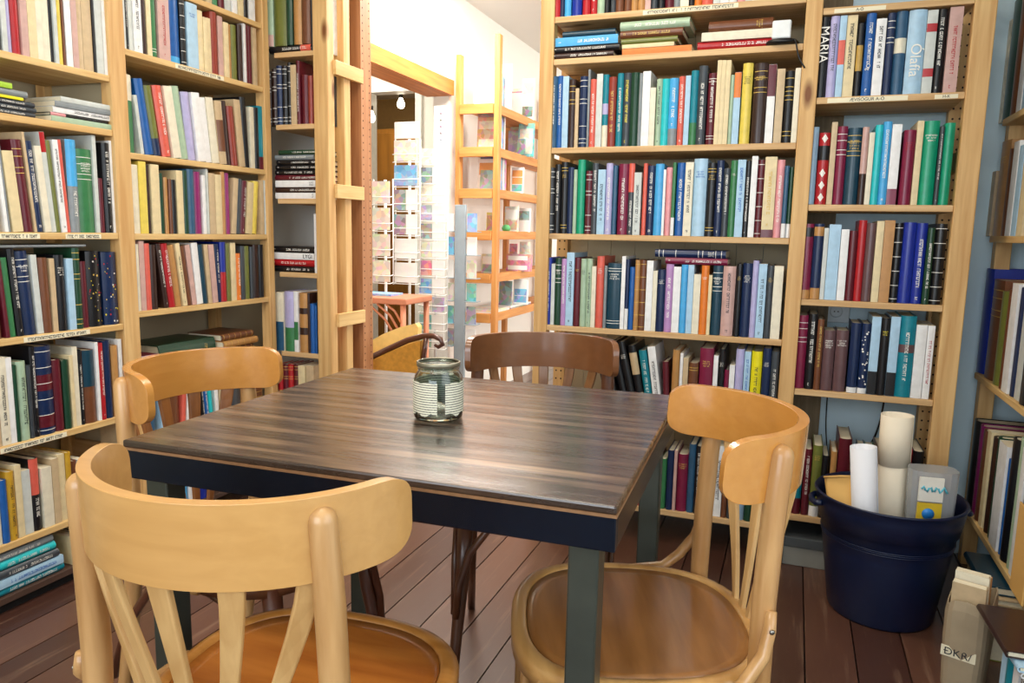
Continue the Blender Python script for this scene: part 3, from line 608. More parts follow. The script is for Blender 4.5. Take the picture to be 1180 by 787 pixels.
# corner bookcase with ladder side
t=thing('bookcase','narrow pine bookcase with open ladder side standing in the rear left corner','bookcase',(-1.87,YS,0))
part(MB().box(-1.80,-1.735,YS-.004,YS+.042,0,2.32,PINE_Z),'front_post',t,.003)
part(MB().box(-1.985,-1.945,YS+.255,YS+.295,0,2.32,PINE_Z),'rear_post',t)
mb=MB().box(-1.79,-1.738,YS+.115,YS+.16,0,2.32,PINE_Z); part(mb,'middle_post',t,.003)
mb=MB().box(-1.79,-1.735,YS+.235,YS+.315,0,2.32,wood('rosy_pine','b07a50','9a643c',.55,'Z',3.2,16,.1,knots=True)); holes(mb,'x',YS+.25,YS+.3,-1.7346,.1,2.3,.03); part(mb,'perforated_post',t)
for z in (1.685,1.21,.69): part(MB().box(-1.737,-1.722,YS+.035,YS+.235,z,z+.055,PINE_Y),'ladder_rung',t,.002)
for z in ZU: part(MB().box(-1.985,-1.8005,YS,YS+.25,z-TK,z-.0003,PINE_X),'shelf_board',t,.002); part(MB().box(-1.8004,-1.79,YS+.045,YS+.25,z-TK,z-.0003,PINE_X),'shelf_board',t)
mb=MB()
for i in range(4): mb.box(-2.0+i*.055,-2.0+i*.055+.053,YB-.03,YB-.018,0,2.3,PINE_Z)
part(mb,'back_panel',t)
# right-hand bookcase along the right wall
t=thing('bookcase','pine bookcase along the right wall, only its far end in view','bookcase',(XR+.15,2.4,0))
for y0 in (2.80,1.75): part(MB().box(XR+.02,XR+.065,y0,y0+.045,0,2.3,PINE_Z),'front_post',t,.003); part(MB().box(XR+.25,XR+.29,y0,y0+.045,0,2.3,PINE_Z),'rear_post',t)
for z in ZR: part(MB().box(XR,XR+.28,1.7955,2.7995,z-TK,z-.0003,PINE_Y),'shelf_board',t,.002)
# wall socket and cables behind narrow bay
t=thing('wall_socket','white double power socket on the blue wall behind the narrow bay','socket',(on_y(953,358,YB)[0],YB-.001,on_y(953,358,YB)[2]))
mb=MB().box(-.075,.075,-.012,0,-.04,.04,plain('socket_white','dfe9ee',.4)); o=mb.build('cover_plate',t); bevel(o,.003)
for i,dx in enumerate((-.03,.03)):
    mb=MB(); mb.lathe([(.0,0),(.02,0),(.021,.002),(.018,.003),(0,.001)],plain('socket_white','dfe9ee',.4),20); q=mb.build('outlet',t,None); q.rotation_euler=(PI/2,0,0); q.location=(dx,-.0121,0)
    for s in (-.006,.006): mb=MB(); mb.box(s-.002,s+.002,-.0162,-.0152,-.002,.002,BLK); h_=mb.build('pin_hole',q); h_.matrix_local=q.matrix_basis.inverted()@Matrix.Translation((dx,0,0))
def cable(name,label,pts,r=.003):
    mb=MB(); 
    P=[Vector(p) for p in pts]; out=[]
    for i in range(len(P)-1):
        p0=P[max(i-1,0)];p1=P[i];p2=P[i+1];p3=P[min(i+2,len(P)-1)]
        for k in range(6):
            u=k/6; out.append(.5*((2*p1)+(p2-p0)*u+(2*p0-5*p1+4*p2-p3)*u*u+(3*p1-p0-3*p2+p3)*u**3))
    out.append(P[-1]); mb.tube(out,r,BLK,8); return tag(mb.build(name),label,'cable')
cable('power_cable','black cable hanging down the pale blue wall below the narrow bay',[(.335,YB-.008,.72),(.335,YB-.008,.6),(.325,YB-.008,.45),(.30,YB-.01,.36),(.25,YB-.01,.3),(.24,YB-.012,.2)])
cable('power_cable','thin cable on the wall beside the wooden strip under the narrow bay',[(.148,YB-.008,.72),(.146,YB-.008,.5),(.15,YB-.008,.4),(.16,YB-.01,.3),(.15,YB-.012,.2)],.002)
cable('power_cable','black cable trailing down the middle post from the power adapter',[(-.06,YS+.03,ZA[1]+.012),(-.045,YS-.012,ZA[1]+.008),(-.032,YS-.010,ZA[1]-.04),(-.012,YS-.008,ZA[1]-.075)],.0025)
t=thing('power_adapter','white power adapter on a coiled black lead at right end of second shelf','adapter',(-.085,YS+.03,ZA[1]))
mb=MB(); mb.lathe([(.0001,0),(.045,0),(.052,.008),(.045,.016),(.0001,.017)],BLK,28); mb.build('coiled_lead',t)
mb=MB().box(-.03,.026,-.032,-.004,.018,.073,plain('adapter_white','e8ecec',.4)); bevel(mb.build('adapter_body',t),.006,3)
# ------------------------------------------------------------------ table
def table_top_mat():
    mt,nt,N,L,b=nmat('dark_stained_planks')
    tc=N.new('ShaderNodeTexCoord'); mp=N.new('ShaderNodeMapping'); mp.inputs['Scale'].default_value=(1.3,30,4)
    nz=N.new('ShaderNodeTexNoise'); nz.inputs['Scale'].default_value=1.6; nz.inputs['Detail'].default_value=9; nz.inputs['Roughness'].default_value=.62
    L.new(tc.outputs['Object'],mp.inputs[0]); L.new(mp.outputs[0],nz.inputs['Vector'])
    rp=N.new('ShaderNodeValToRGB'); e=rp.color_ramp.elements; e[0].position=.32; e[0].color=lin('1f1712'); e[1].position=.7; e[1].color=lin('8a6e55'); q=e.new(.52); q.color=lin('403026')
    L.new(nz.outputs['Fac'],rp.inputs[0]); L.new(rp.outputs[0],b.inputs['Base Color'])
    rr=N.new('ShaderNodeMapRange'); rr.inputs[3].default_value=.16; rr.inputs[4].default_value=.4; L.new(nz.outputs['Fac'],rr.inputs[0]); L.new(rr.outputs[0],b.inputs['Roughness'])
    wv=N.new('ShaderNodeTexWave'); wv.bands_direction='Y'; wv.inputs['Scale'].default_value=4.6; wv.inputs['Distortion'].default_value=1.2; wv.inputs['Detail'].default_value=1; L.new(tc.outputs['Object'],wv.inputs['Vector'])
    ad=N.new('ShaderNodeMath'); ad.operation='ADD'; L.new(nz.outputs['Fac'],ad.inputs[0]); L.new(wv.outputs['Fac'],ad.inputs[1])
    bp=N.new('ShaderNodeBump'); bp.inputs['Strength'].default_value=.3; bp.inputs['Distance'].default_value=.0012; L.new(ad.outputs[0],bp.inputs['Height']); L.new(bp.outputs['Normal'],b.inputs['Normal'])
    b.inputs['Specular IOR Level'].default_value=.5; b.inputs['Coat Weight'].default_value=.6; b.inputs['Coat Roughness'].default_value=.2; b.inputs['Coat IOR'].default_value=1.5
    return mt
T=thing('cafe_table','square café table with dark stained plank top and black steel frame','table',(-.598,1.228,0),math.radians(2))
TX,TY=.398,.352
mb=MB().box(-TX,TX,-TY,TY,.738,.75,table_top_mat()); bevel(mb.build('tabletop',T),.003,2)
EDGE=plain('worn_edge_wood','8a6544',.6,0,.3,.4,60)
mb=MB()
for a,b_,c,d in ((-TX-.001,TX+.001,-TY-.001,-TY+.002),(-TX-.001,TX+.001,TY-.002,TY+.001),(-TX-.001,-TX+.002,-TY+.002,TY-.002),(TX-.002,TX+.001,-TY+.002,TY-.002)): mb.box(a,b_,c,d,.7345,.7385,EDGE)
mb.build('worn_edge',T)
IRON=plain('blackened_steel_reflected_blue','0d1828',.22,.5,.6,.4,12,.1); IRONL=plain('raw_steel_leg','4b5048',.34,.6,.5,.3,14,.1)  # apron base tinted blue, standing in for the window's reflection
for a,b_,c,d in ((-TX,TX,-TY,-TY+.012),(-TX,TX,TY-.012,TY),(-TX,-TX+.012,-TY+.0125,TY-.0125),(TX-.012,TX,-TY+.0125,TY-.0125)):
    bevel(MB().box(a,b_,c,d,.688,.7375,IRON).build('apron',T),.002)
for sx in (-1,1):
    for sy in (-1,1):
        cx,cy=sx*(TX-.045),sy*(TY-.04)
        bevel(MB().box(cx-.021,cx+.021,cy-.021,cy+.021,0,.737,IRONL).build('leg',T),.003)
# glass jar
def glass_mat():
    mt,nt,N,L,b=nmat('jar_glass'); b.inputs['Transmission Weight'].default_value=1; b.inputs['IOR'].default_value=1.45; b.inputs['Roughness'].default_value=.03; b.inputs['Base Color'].default_value=lin('dfe8e0'); return mt
def print_mat():
    mt,nt,N,L,b=nmat('printed_page'); b.inputs['Roughness'].default_value=.8
    tc=N.new('ShaderNodeTexCoord'); br=N.new('ShaderNodeTexBrick'); br.inputs['Scale'].default_value=1; br.inputs['Brick Width'].default_value=.3; br.inputs['Row Height'].default_value=.036; br.inputs['Mortar Size'].default_value=.011
    br.inputs['Color1'].default_value=lin('55534c'); br.inputs['Color2'].default_value=lin('8c887a'); br.inputs['Mortar'].default_value=lin('e6e3cc')
    sx=N.new('ShaderNodeSeparateXYZ'); L.new(tc.outputs['Object'],sx.inputs[0]); at=N.new('ShaderNodeMath'); at.operation='ARCTAN2'; L.new(sx.outputs[0],at.inputs[0]); L.new(sx.outputs[1],at.inputs[1])
    cb=N.new('ShaderNodeCombineXYZ'); mu=N.new('ShaderNodeMath'); mu.operation='MULTIPLY'; mu.inputs[1].default_value=2.2; L.new(at.outputs[0],mu.inputs[0]); L.new(mu.outputs[0],cb.inputs[0])
    m2=N.new('ShaderNodeMath'); m2.operation='MULTIPLY'; m2.inputs[1].default_value=8.5; L.new(sx.outputs[2],m2.inputs[0]); L.new(m2.outputs[0],cb.inputs[1]); L.new(cb.outputs[0],br.inputs['Vector'])
    L.new(br.outputs['Color'],b.inputs['Base Color']); return mt
jx,jy,_=on_z(505,481,.75)
J=thing('glass_jar','glass screw-top jar wrapped in a strip of printed book page on the table','jar',(jx,jy,.7503),.55); J.scale=(1.09,1.09,1.04)
mb=MB(); GL=glass_mat()
mb.lathe([(.0001,.0),(.036,.0),(.0405,.004),(.0415,.012),(.0415,.066),(.0395,.076),(.0345,.084),(.0335,.088),(.0348,.0885),(.0348,.091),(.0335,.0915),(.0335,.094),(.0348,.0945),(.0348,.097),(.0335,.099),(.0315,.0992),(.0312,.088),(.032,.083),(.037,.075),(.0388,.065),(.0388,.012),(.036,.006),(.0001,.0045)],GL,48); mb.build('glass_body',J)
PR=print_mat(); mb=MB(); n=72; g=random.Random(5)
vs=[];fs=[]; a0,a1=math.radians(-80),math.radians(262)
for i in range(n+1):
    a=a0+(a1-a0)*i/n; zb=.012+.003*math.sin(a*9)+g.uniform(0,.002); zt=.069+.0015*math.sin(a*11)
    for r in (.0418,.0424):
        for z in (zb,zt): vs.append((r*math.cos(a),r*math.sin(a),z))
for i in range(n):
    a=4*i;b_=4*i+4; fs+=[(a+2,b_+2,b_+3,a+3),(a,a+1,b_+1,b_),(a+1,a+3,b_+3,b_+1),(a,b_,b_+2,a+2)]
mb.add(vs,fs,PR); mb.build('paper_wrap',J)
mb=MB(); mb.lathe([(.0345,.0935),(.0362,.0935),(.0365,.1005),(.0345,.1015),(.0335,.1)],plain('jar_rim_metal','8a8672',.35,.6),40); mb.build('rim_band',J)
# ------------------------------------------------------------------ chairs
def ply(name,a,b): return wood(name,a,b,.32,'X',4,10,.05,coat=.35)
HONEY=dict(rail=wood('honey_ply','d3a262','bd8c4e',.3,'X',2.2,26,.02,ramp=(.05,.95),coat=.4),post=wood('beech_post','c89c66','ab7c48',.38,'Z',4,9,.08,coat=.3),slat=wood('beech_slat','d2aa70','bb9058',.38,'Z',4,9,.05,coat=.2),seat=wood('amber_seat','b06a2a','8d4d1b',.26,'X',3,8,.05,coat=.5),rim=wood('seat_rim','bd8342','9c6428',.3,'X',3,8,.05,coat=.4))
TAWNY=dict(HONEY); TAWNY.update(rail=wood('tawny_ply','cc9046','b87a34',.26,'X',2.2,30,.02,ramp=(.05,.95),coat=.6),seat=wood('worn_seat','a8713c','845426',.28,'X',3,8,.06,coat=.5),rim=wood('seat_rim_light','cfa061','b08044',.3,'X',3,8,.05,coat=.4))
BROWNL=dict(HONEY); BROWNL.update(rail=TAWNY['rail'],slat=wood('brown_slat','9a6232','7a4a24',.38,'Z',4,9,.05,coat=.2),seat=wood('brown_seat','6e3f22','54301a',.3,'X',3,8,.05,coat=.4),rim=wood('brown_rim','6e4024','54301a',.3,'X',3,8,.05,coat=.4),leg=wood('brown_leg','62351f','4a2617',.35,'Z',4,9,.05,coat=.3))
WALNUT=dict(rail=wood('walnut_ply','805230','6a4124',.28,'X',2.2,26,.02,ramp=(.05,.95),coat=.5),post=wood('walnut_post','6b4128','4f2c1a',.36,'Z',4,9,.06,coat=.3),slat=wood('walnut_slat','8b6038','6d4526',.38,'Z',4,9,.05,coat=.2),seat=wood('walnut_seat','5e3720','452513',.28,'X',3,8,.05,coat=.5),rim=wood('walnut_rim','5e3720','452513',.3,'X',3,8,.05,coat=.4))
def seat_outline(n,inset=0):
    pts=[]
    for i in range(n):
        a=2*PI*i/n; c,s=math.cos(a),math.sin(a); p=2.7
        x=math.copysign(abs(c)**(2/p),c)*(.205-inset); y=math.copysign(abs(s)**(2/p),s)*(.205-inset)
        x*=1+.06*(y/.205)          # a little wider in front
        pts.append((x,y))
    return pts
def chair(label,loc,rz,Mt,name='bistro_chair',px=.171,dback=0,y0=-.238,R=.183):
    t=thing(name,label,'chair',loc,rz,'bentwood chairs round the table')
    n=48; LEG=Mt.get('leg',Mt['post'])
    # rim: bent ring
    mb=MB(); prof=[(.0,.428),(.0,.452),(.004,.459),(.012,.462),(.022,.461),(.026,.456),(.026,.428)]
    vs=[];fs=[];k=len(prof)
    for ins,z in prof:
        for x,y in seat_outline(n,ins): vs.append((x,y,z))
    for j in range(k):
        j2=(j+1)%k
        for i in range(n): i2=(i+1)%n; fs.append((j2*n+i,j2*n+i2,j*n+i2,j*n+i))
    mb.add(vs,[f[::-1] for f in fs],Mt['rim'],True); mb.build('seat_rim',t)
    mb=MB(); vs=[(0,0,.452)];fs=[]
    rings=[(.17,.4525),(.12,.453),(.08,.454),(.045,.456),(.0262,.4585)]
    for ins,z in rings: vs+= [(x,y,z) for x,y in seat_outline(n,ins)]
    for i in range(n): fs.append((0,1+i,1+(i+1)%n))
    for j in range(len(rings)-1):
        for i in range(n): fs.append((1+j*n+i,1+(j+1)*n+i,1+(j+1)*n+(i+1)%n,1+j*n+(i+1)%n))
    o=len(vs); vs+= [(x,y,.448) for x,y in seat_outline(n,.0262)]; j=len(rings)-1
    for i in range(n): fs.append((1+j*n+i,o+i,o+(i+1)%n,1+j*n+(i+1)%n))
    fs.append(tuple(range(o,o+n))[::-1])
    mb.add(vs,fs,Mt['seat'],True); mb.build('seat_panel',t)
    # rear posts
    for s in (-1,1):
        mb=MB(); P=[(s*.192,-.235,0),(s*.187,-.19,.16),(s*.182,-.162,.33),(s*.179,-.152,.45),(s*.176,-.153,.58),(s*.174,-.158,.70),(s*.171,-.165,.792)]; P=[(s*(abs(a)-(.171-px)*min(1,c/.6)),b+dback*min(1,.5+c),c) for a,b,c in P]
        mb.tube(P,[.0105,.0125,.015,.0165,.017,.017,.016],LEG if False else Mt['post'],16,dome=True); mb.build('rear_post',t)
    # front legs
    for s in (-1,1):
        mb=MB(); mb.tube([(s*.178,.205,0),(s*.17,.185,.15),(s*.16,.16,.3),(s*.155,.145,.44)],[.0115,.0135,.0165,.019],LEG,14)
        mb.build('front_leg',t)
    # top rail: bent plywood
    mb=MB(); n1,n2=56,8; th=.0075; A=math.radians(84); vs=[];fs=[]
    def pt(a,v,off):
        u=abs(a)/A; hh=.047*(1 if u<.8 else .3+.7*max(0.0,1-((u-.8)/.2)**2.4)**(1/2.4))
        zc=.772; z=zc+v*hh; yy=y0+R; r=R+off
        return (r*math.sin(a)*1.04,yy-r*math.cos(a)-(z-.45)*.05+.012,z)
    for off in (th,-th):
        for i in range(n1+1):
            a=A*math.copysign(1-(1-abs(-1+2*i/n1))**1.5,-1+2*i/n1)
            for j in range(n2+1):
                v=-1+2*j/n2; o2=off; vs.append(pt(a,v,o2))
    N1=(n1+1)*(n2+1)
    for i in range(n1):
        for j in range(n2):
            q=i*(n2+1)+j; fs.append((q,q+n2+1,q+n2+2,q+1)); fs.append((N1+q+1,N1+q+n2+2,N1+q+n2+1,N1+q))
    for i in range(n1):
        for j in (0,n2):
            q=i*(n2+1)+j; f=(q,N1+q,N1+q+n2+1,q+n2+1); fs.append(f if j==0 else f[::-1])
    for i in (0,n1):
        for j in range(n2):
            q=i*(n2+1)+j; f=(q,q+1,N1+q+1,N1+q); fs.append(f if i==0 else f[::-1])
    mb.add(vs,fs,Mt['rail'],True); o=mb.build('top_rail',t); bevel(o,.0028,3,50).modifiers[0].harden_normals=True
    # slats fan up from the seat
    for i in range(5):
        a=math.radians((-46,-23,0,23,46)[i]); top=Vector(pt(a,-.75,0)); bot=Vector((.034*(i-2),-.190,.45))
        P=[];W=[]
        for k in range(9):
            u=k/8; w=u*u*(3-2*u)*.55+u*.45; P.append(Vector((bot.x+(top.x-bot.x)*w**1.25,bot.y+(top.y-bot.y)*u,bot.z+(top.z-bot.z)*u))); W.append(.0075+.0068*u**1.3)
        mb=MB(); vs=[];fs=[]
        for k,(p,w) in enumerate(zip(P,W)):
            aa=a*(k/8); dx=Vector((math.cos(aa),math.sin(aa),0)); dy=Vector((-math.sin(aa),math.cos(aa),0))
            for sx,sy in ((-1,-1),(1,-1),(1,1),(-1,1)): vs.append(p+dx*w*sx+dy*.0045*sy)
        for k in range(8):
            for c in range(4): d=(c+1)%4; fs.append((4*k+c,4*k+d,4*k+4+d,4*k+4+c))
        fs+=[(3,2,1,0),(32,33,34,35)]
        mb.add(vs,fs,Mt['slat']); bevel(mb.build('slat',t),.0025,2,30)
    # bent braces from posts to the seat sides
    for s in (-1,1):
        mb=MB(); P=[(s*(px+.023),-.158+dback,.575),(s*(px+.029),-.155+dback,.55),(s*.207,-.147,.515),(s*.213,-.12,.475),(s*.214,-.09,.449),(s*.216,-.03,.441),(s*.216,.035,.440)]
        mb.tube(P,[.0085,.0105,.011,.011,.011,.0105,.0085],Mt['post'],12,flat=(1.0,.85)); o=mb.build('brace',t)
        for p in ((s*(px+.0395),-.155+dback,.552),(s*.2255,-.005,.441),(s*.2255,.02,.441)):
            q=MB(); q.lathe([(.0001,.002),(.003,.0015),(.004,0),(.0001,-.001)],STEEL,10,M=Matrix.Translation(p)@Matrix.Rotation(s*PI/2,4,'Y')); q.build('screw',o)
    # lower hoops
    for P in ([(-.172,.188,.2),(-.165,.187,.28),(-.14,.185,.36),(-.1,.18,.415),(-.05,.175,.43)],[(.172,.188,.2),(.165,.187,.28),(.14,.185,.36),(.1,.18,.415),(.05,.175,.43)],
              [(-.178,.17,.2),(-.182,.14,.32),(-.185,.09,.4),(-.186,.03,.425)],[(.178,.17,.2),(.182,.14,.32),(.185,.09,.4),(.186,.03,.425)],
              [(-.184,-.215,.2),(-.186,-.17,.32),(-.187,-.11,.4),(-.187,-.05,.425)],[(.184,-.215,.2),(.186,-.17,.32),(.187,-.11,.4),(.187,-.05,.425)]):
        mb=MB(); mb.tube(P,.0088,LEG,10); mb.build('hoop',t)
    return t
def face(dx,dy): return math.atan2(-dx,dy)
chair('honey coloured bentwood chair in the near foreground, its curved back to the camera',(-.607,.802,0),math.radians(3.9),HONEY,px=.157,dback=-.028,y0=-.252,R=.194)
chair('honey coloured bentwood chair at the right side of the table',(-.211,1.17,0),math.radians(110),TAWNY)
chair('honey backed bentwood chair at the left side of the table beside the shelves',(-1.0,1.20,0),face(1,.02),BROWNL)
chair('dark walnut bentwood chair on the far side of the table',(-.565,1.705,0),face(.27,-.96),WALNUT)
# ------------------------------------------------------------------ bin and what stands in it
BX,BY=.306,2.345
NAVY=plain('navy_plastic','0c1a3a',.38,0,.5,.15,8)
t=thing('waste_bin','dark navy plastic tub filled with paper rolls in front of the shelves','bin',(BX,BY,0),.2)
mb=MB(); mb.lathe([(.0001,.004),(.128,.004),(.138,0),(.143,.008),(.17,.2),(.181,.272),(.186,.274),(.196,.33),(.199,.352),(.203,.355),(.201,.36),(.194,.358),(.19,.33),(.176,.26),(.138,.012),(.0001,.01)],NAVY,56); mb.build('tub',t)
mb=MB(); 
for z,r in ((.232,.176),(.238,.177),(.243,.178)): mb.lathe([(r-.002,z-.0015),(r+.0008,z),(r-.002,z+.0015)],NAVY,56)
mb.build('ridge',t)
for s in (1,-1):
    mb=MB(); mb.tube([(s*.194,-.04,.33),(s*.208,-.03,.325),(s*.213,0,.323),(s*.208,.03,.325),(s*.194,.04,.33)],.009,NAVY,10); mb.build('handle',t)
def roll(name,label,u,v,Y,r,z0,h,tilt,mat,turns=True,segs=None,cat='paper roll'):
    x=on_y(u,v,Y)[0]
    mb=MB(); k=40; vs=[];fs=[]
    for i in range(k+1):   # spiral sheet with real thickness
        a=2*PI*i/k*1.35; rr=r-.0035*i/k
        for o_ in (0,-.0012):
            for z in (0,h): vs.append(((rr+o_)*math.cos(a),(rr+o_)*math.sin(a),z))
    for i in range(k):
        a=4*i;b_=a+4; fs+=[(a,b_,b_+1,a+1),(a+2,a+3,b_+3,b_+2),(a+1,b_+1,b_+3,a+3),(a,a+2,b_+2,b_)]
    fs+=[(0,1,3,2),(4*k,4*k+2,4*k+3,4*k+1)]
    mb.add(vs,fs,mat,False)
    o=mb.build(name); o.location=(x,Y,z0); o.rotation_euler=tilt
    for p in o.data.polygons: p.use_smooth=abs(p.normal.z)<.5
    return tag(o,label,cat)
PW=plain('white_paper','eef0f6',.7,0,.3,.02,10); PC=plain('cream_paper','eee2cb',.7,0,.3,.02,10); KR=plain('kraft_paper','d9ab62',.7,0,.3,.05,25)
roll('paper_roll','white rolled sheet leaning in the navy tub',1010,545,2.27,.036,.11,.40,(0,-.10,0),PW)
roll('paper_roll','tall cream cardboard tube standing in the navy tub',1034,520,2.37,.042,.03,.55,(0,-.015,0),PC)
roll('paper_roll','wider cream end cap of paper on top of the tall tube',1033,500,2.37,.0445,.44,.148,(0,-.015,0),PC)
# kraft envelope, bent round
mb=MB(); vs=[];fs=[]; n=12
for i in range(n+1):
    a=math.radians(-120+100*i/n); 
    for r in (.105,.1075):
        for z in (0,.34-(.0 if i<6 else .012*(i-6)/6)): vs.append((r*math.cos(a)*.62,r*math.sin(a)*.35,z))
for i in range(n):
    a=4*i;b_=a+4; fs+=[(a,a+1,b_+1,b_),(a+2,b_+2,b_+3,a+3),(a+1,a+3,b_+3,b_+1),(a,b_,b_+2,a+2)]
fs+=[(0,2,3,1),(4*n,4*n+1,4*n+3,4*n+2)]
mb.add(vs,fs,KR,True); e=thing('kraft_envelope','folded brown kraft envelope sticking out of the navy tub','envelope',(BX-.078,BY-.03,.075),-.1); e.rotation_euler=(.03,-.19,-.2); mb.build('envelope_body',e)
mb=MB(); mb.tube([(-.034,-.032,.338),(0.01,-.037,.342),(.055,-.02,.336)],.006,KR,8,flat=(1,.4)); mb.build('folded_flap',e)
# clear bag of printed sheets
CLR=plain('milky_sleeve','dfe3e6',.25,0,.5,.03,10); CLR.node_tree.nodes['Principled BSDF'].inputs['Transmission Weight'].default_value=.6
t=thing('printed_packet','clear packet of coloured picture cards at the right of the navy tub','packet',(BX+.1,BY-.03,.215),.15)
mb=MB(); n=16; vs=[];fs=[]
for z in (0,.24):
    for i in range(n): a=2*PI*i/n; vs.append((.056*math.copysign(abs(math.cos(a))**.6,math.cos(a))*(1+.12*z/.24),.042*math.copysign(abs(math.sin(a))**.6,math.sin(a)),z))
mb.add(vs,[(i,(i+1)%n,n+(i+1)%n,n+i) for i in range(n)]+[tuple(range(n))[::-1],tuple(range(n,2*n))],CLR); mb.build('sleeve',t)
C1=plain('card_teal','58b8cc',.4); C2=plain('card_yellow','e6c232',.4); C3=plain('card_blue','2a84d8',.4); C4=plain('card_cream','efece0',.5)
for nm,x0,x1,z0,z1,mt in (('card',-.048,.014,.16,.228,C4),('card',-.048,.014,.085,.155,C2),):
    mb=MB(); mb.box(x0,x1,-.052,-.0455,z0,z1,mt)
    if mt is C4: mb.tube([(x0+.006+.066*k/14,-.0525,.195+.008*math.sin(k*1.7)) for k in range(15)],.003,C1,6)
    else: mb.lathe([(.0001,0),(.016,0),(.016,.002),(.0001,.002)],C3,16,M=Matrix.Translation((-.02,-.0525,.125))@Matrix.Rotation(PI/2,4,'X'))
    mb.build(nm,t)
# grey box of papers on the floor below the narrow bay
t=thing('storage_box','low grey box of papers on the floor beneath the narrow bay','box',(.13,YS+.1,0))
GB=plain('grey_card','8b8b84',.7,0,.3,.15,12)
mb=MB().box(-.1,.14,-.09,.1,0,.065,GB); bevel(mb.build('box_body',t),.003); mb=MB().box(-.105,.145,-.096,.105,.0655,.1,plain('dark_grey_card','4a4f52',.7)); bevel(mb.build('box_lid',t),.003)
# ------------------------------------------------------------------ low pile at the right edge
def lying_book(label,x0,x1,y0,y1,z,t,c,rz=0,group='books piled at the right edge',pic=None):
    rng=random.Random(int(x0*1000+y0*77+z*999)); b=dict(w=t-.0008,h=y1-y0,d=x1-x0,c=c,f=[],hard=t>.012,rng=rng)
    o=thing('book',label,'book',group=group)
    # spine towards the left, long side along y
    o.matrix_world=Matrix.Translation(((x0+x1)/2,(y0+y1)/2,z+t/2))@Matrix.Rotation(rz,4,'Z')@Matrix.Translation((-(x1-x0)/2,(y1-y0)/2,0))@Matrix(((0,1,0,0),(0,0,-1,0),(-1,0,0,0),(0,0,0,1)))
    for nm,mb in book_parts(b,rng): mb.build(nm,o)
    return o
lying_book('dark green book lying on the pile under the right-hand bookcase',.52,.66,2.17,2.40,.175,.022,'PT')
lying_book('thin beige book lying just under the dark green book at right',.53,.68,2.15,2.41,.155,.018,'BE')
lying_book('thick cream volume lying below the beige book at right',.535,.69,2.16,2.42,.10,.053,'CR')
lying_book('thick olive volume at the bottom of the pile at right',.535,.69,2.15,2.42,.0006,.098,'OL')
lying_book('brown picture book lying topmost at the bottom right corner',.46,.66,1.72,1.93,.235,.016,'DB',.05)
lying_book('pale blue book lying under the brown picture book',.475,.68,1.70,1.92,.219,.014,'PB',.08)
lying_book('white book lying third from the top at the bottom right corner',.49,.69,1.70,1.90,.204,.013,'W',.03)
def stand_book(label,x,y,w,h,d,c,rz,z=.0006,tilt=0,f=()):
    rng=random.Random(int(x*991+y*77)); b=dict(w=w,h=h,d=d,c=c,f=list(f),hard=c not in SOFT,rng=rng)
    o=thing('book',label,'book',group='books standing at the bottom right'); o.matrix_world=Matrix.Translation((x,y,z))@Matrix.Rotation(rz,4,'Z')@Matrix.Rotation(tilt,4,'X')
    for nm,mb in book_parts(b,rng): mb.build(nm,o)
stand_book('pale blue book standing next to the paper bag',.505,1.86,.022,.2,.15,'PB',-1.35)
stand_book('teal book standing under the pile at the bottom right corner',.505,1.83,.034,.2,.15,'TL',-1.35)
stand_book('white book standing behind the teal book at bottom right',.51,1.79,.022,.2,.15,'W',-1.35)
stand_book('black book standing at the bottom right corner',.515,1.76,.03,.2,.15,'BK',-1.35,f=('vw',))
# paper bag with books, hand-written tape
BAG=plain('brown_paper_bag','a8977c',.8,0,.2,.12,30,.2)
t=thing('paper_bag','worn brown paper bag of books with a taped hand-written note beside the tub','bag',(.47,2.03,0),-.35)
mb=MB(); vs=[];fs=[]; n=20; prof=[(0,.045,.07),(.05,.047,.075),(.12,.05,.08),(.2,.05,.085),(.225,.047,.082)]
for z,a,b_ in prof:
    for i in range(n):
        w=2*PI*i/n; vs.append((a*math.copysign(abs(math.cos(w))**.5,math.cos(w)),b_*math.copysign(abs(math.sin(w))**.5,math.sin(w)),z+(.012*math.sin(3*w) if z>.19 else 0)))
for z,a,b_ in prof[::-1]:
    for i in range(n):
        w=2*PI*i/n; vs.append(((a-.0025)*math.copysign(abs(math.cos(w))**.5,math.cos(w)),(b_-.0025)*math.copysign(abs(math.sin(w))**.5,math.sin(w)),max(z,.003)+(.012*math.sin(3*w) if z>.19 else 0)))
for j in range(9):
    for i in range(n): i2=(i+1)%n; fs.append((j*n+i,j*n+i2,(j+1)*n+i2,(j+1)*n+i))
fs.append(tuple(range(n))[::-1]); fs.append(tuple(range(9*n,10*n)))
mb.add(vs,fs,BAG); mb.build('bag_body',t)
mb=MB(); mb.box(-.044,.03,-.0775,-.0765,.085,.112,PAPERW); o=mb.build('note_strip',t)
q=text_mesh('ÐKR/',.026,INKK,'handwriting',o,Matrix.Translation((-.008,-.0785,.098))@Matrix.Rotation(PI/2,4,'X'))
for i,(dy,h,c,lb) in enumerate(((-.045,.27,'BE','beige book at the front of the paper bag'),(-.018,.29,'IV','ivory book in the middle of the paper bag'),(.012,.275,'TN','tan book behind the others in the paper bag'))):
    rng=random.Random(i); o=thing('book',lb,'book',group='books in the paper bag')
    o.matrix_world=Matrix.Translation((.47,2.03,.005))@Matrix.Rotation(-.35,4,'Z')@Matrix.Translation((.036,dy+.0,0))@Matrix.Rotation(PI/2,4,'Z')@Matrix.Rotation(math.radians(-3),4,'Y')
    for nm,mb in book_parts(dict(w=.022,h=h,d=.072,c=c,f=[],hard=False,rng=rng),rng): mb.build(nm,o)
t=thing('cardboard_folder','tan cardboard folder standing against the shelf at the right edge','folder',(.55,1.97,.25),0)
mb=MB(); 
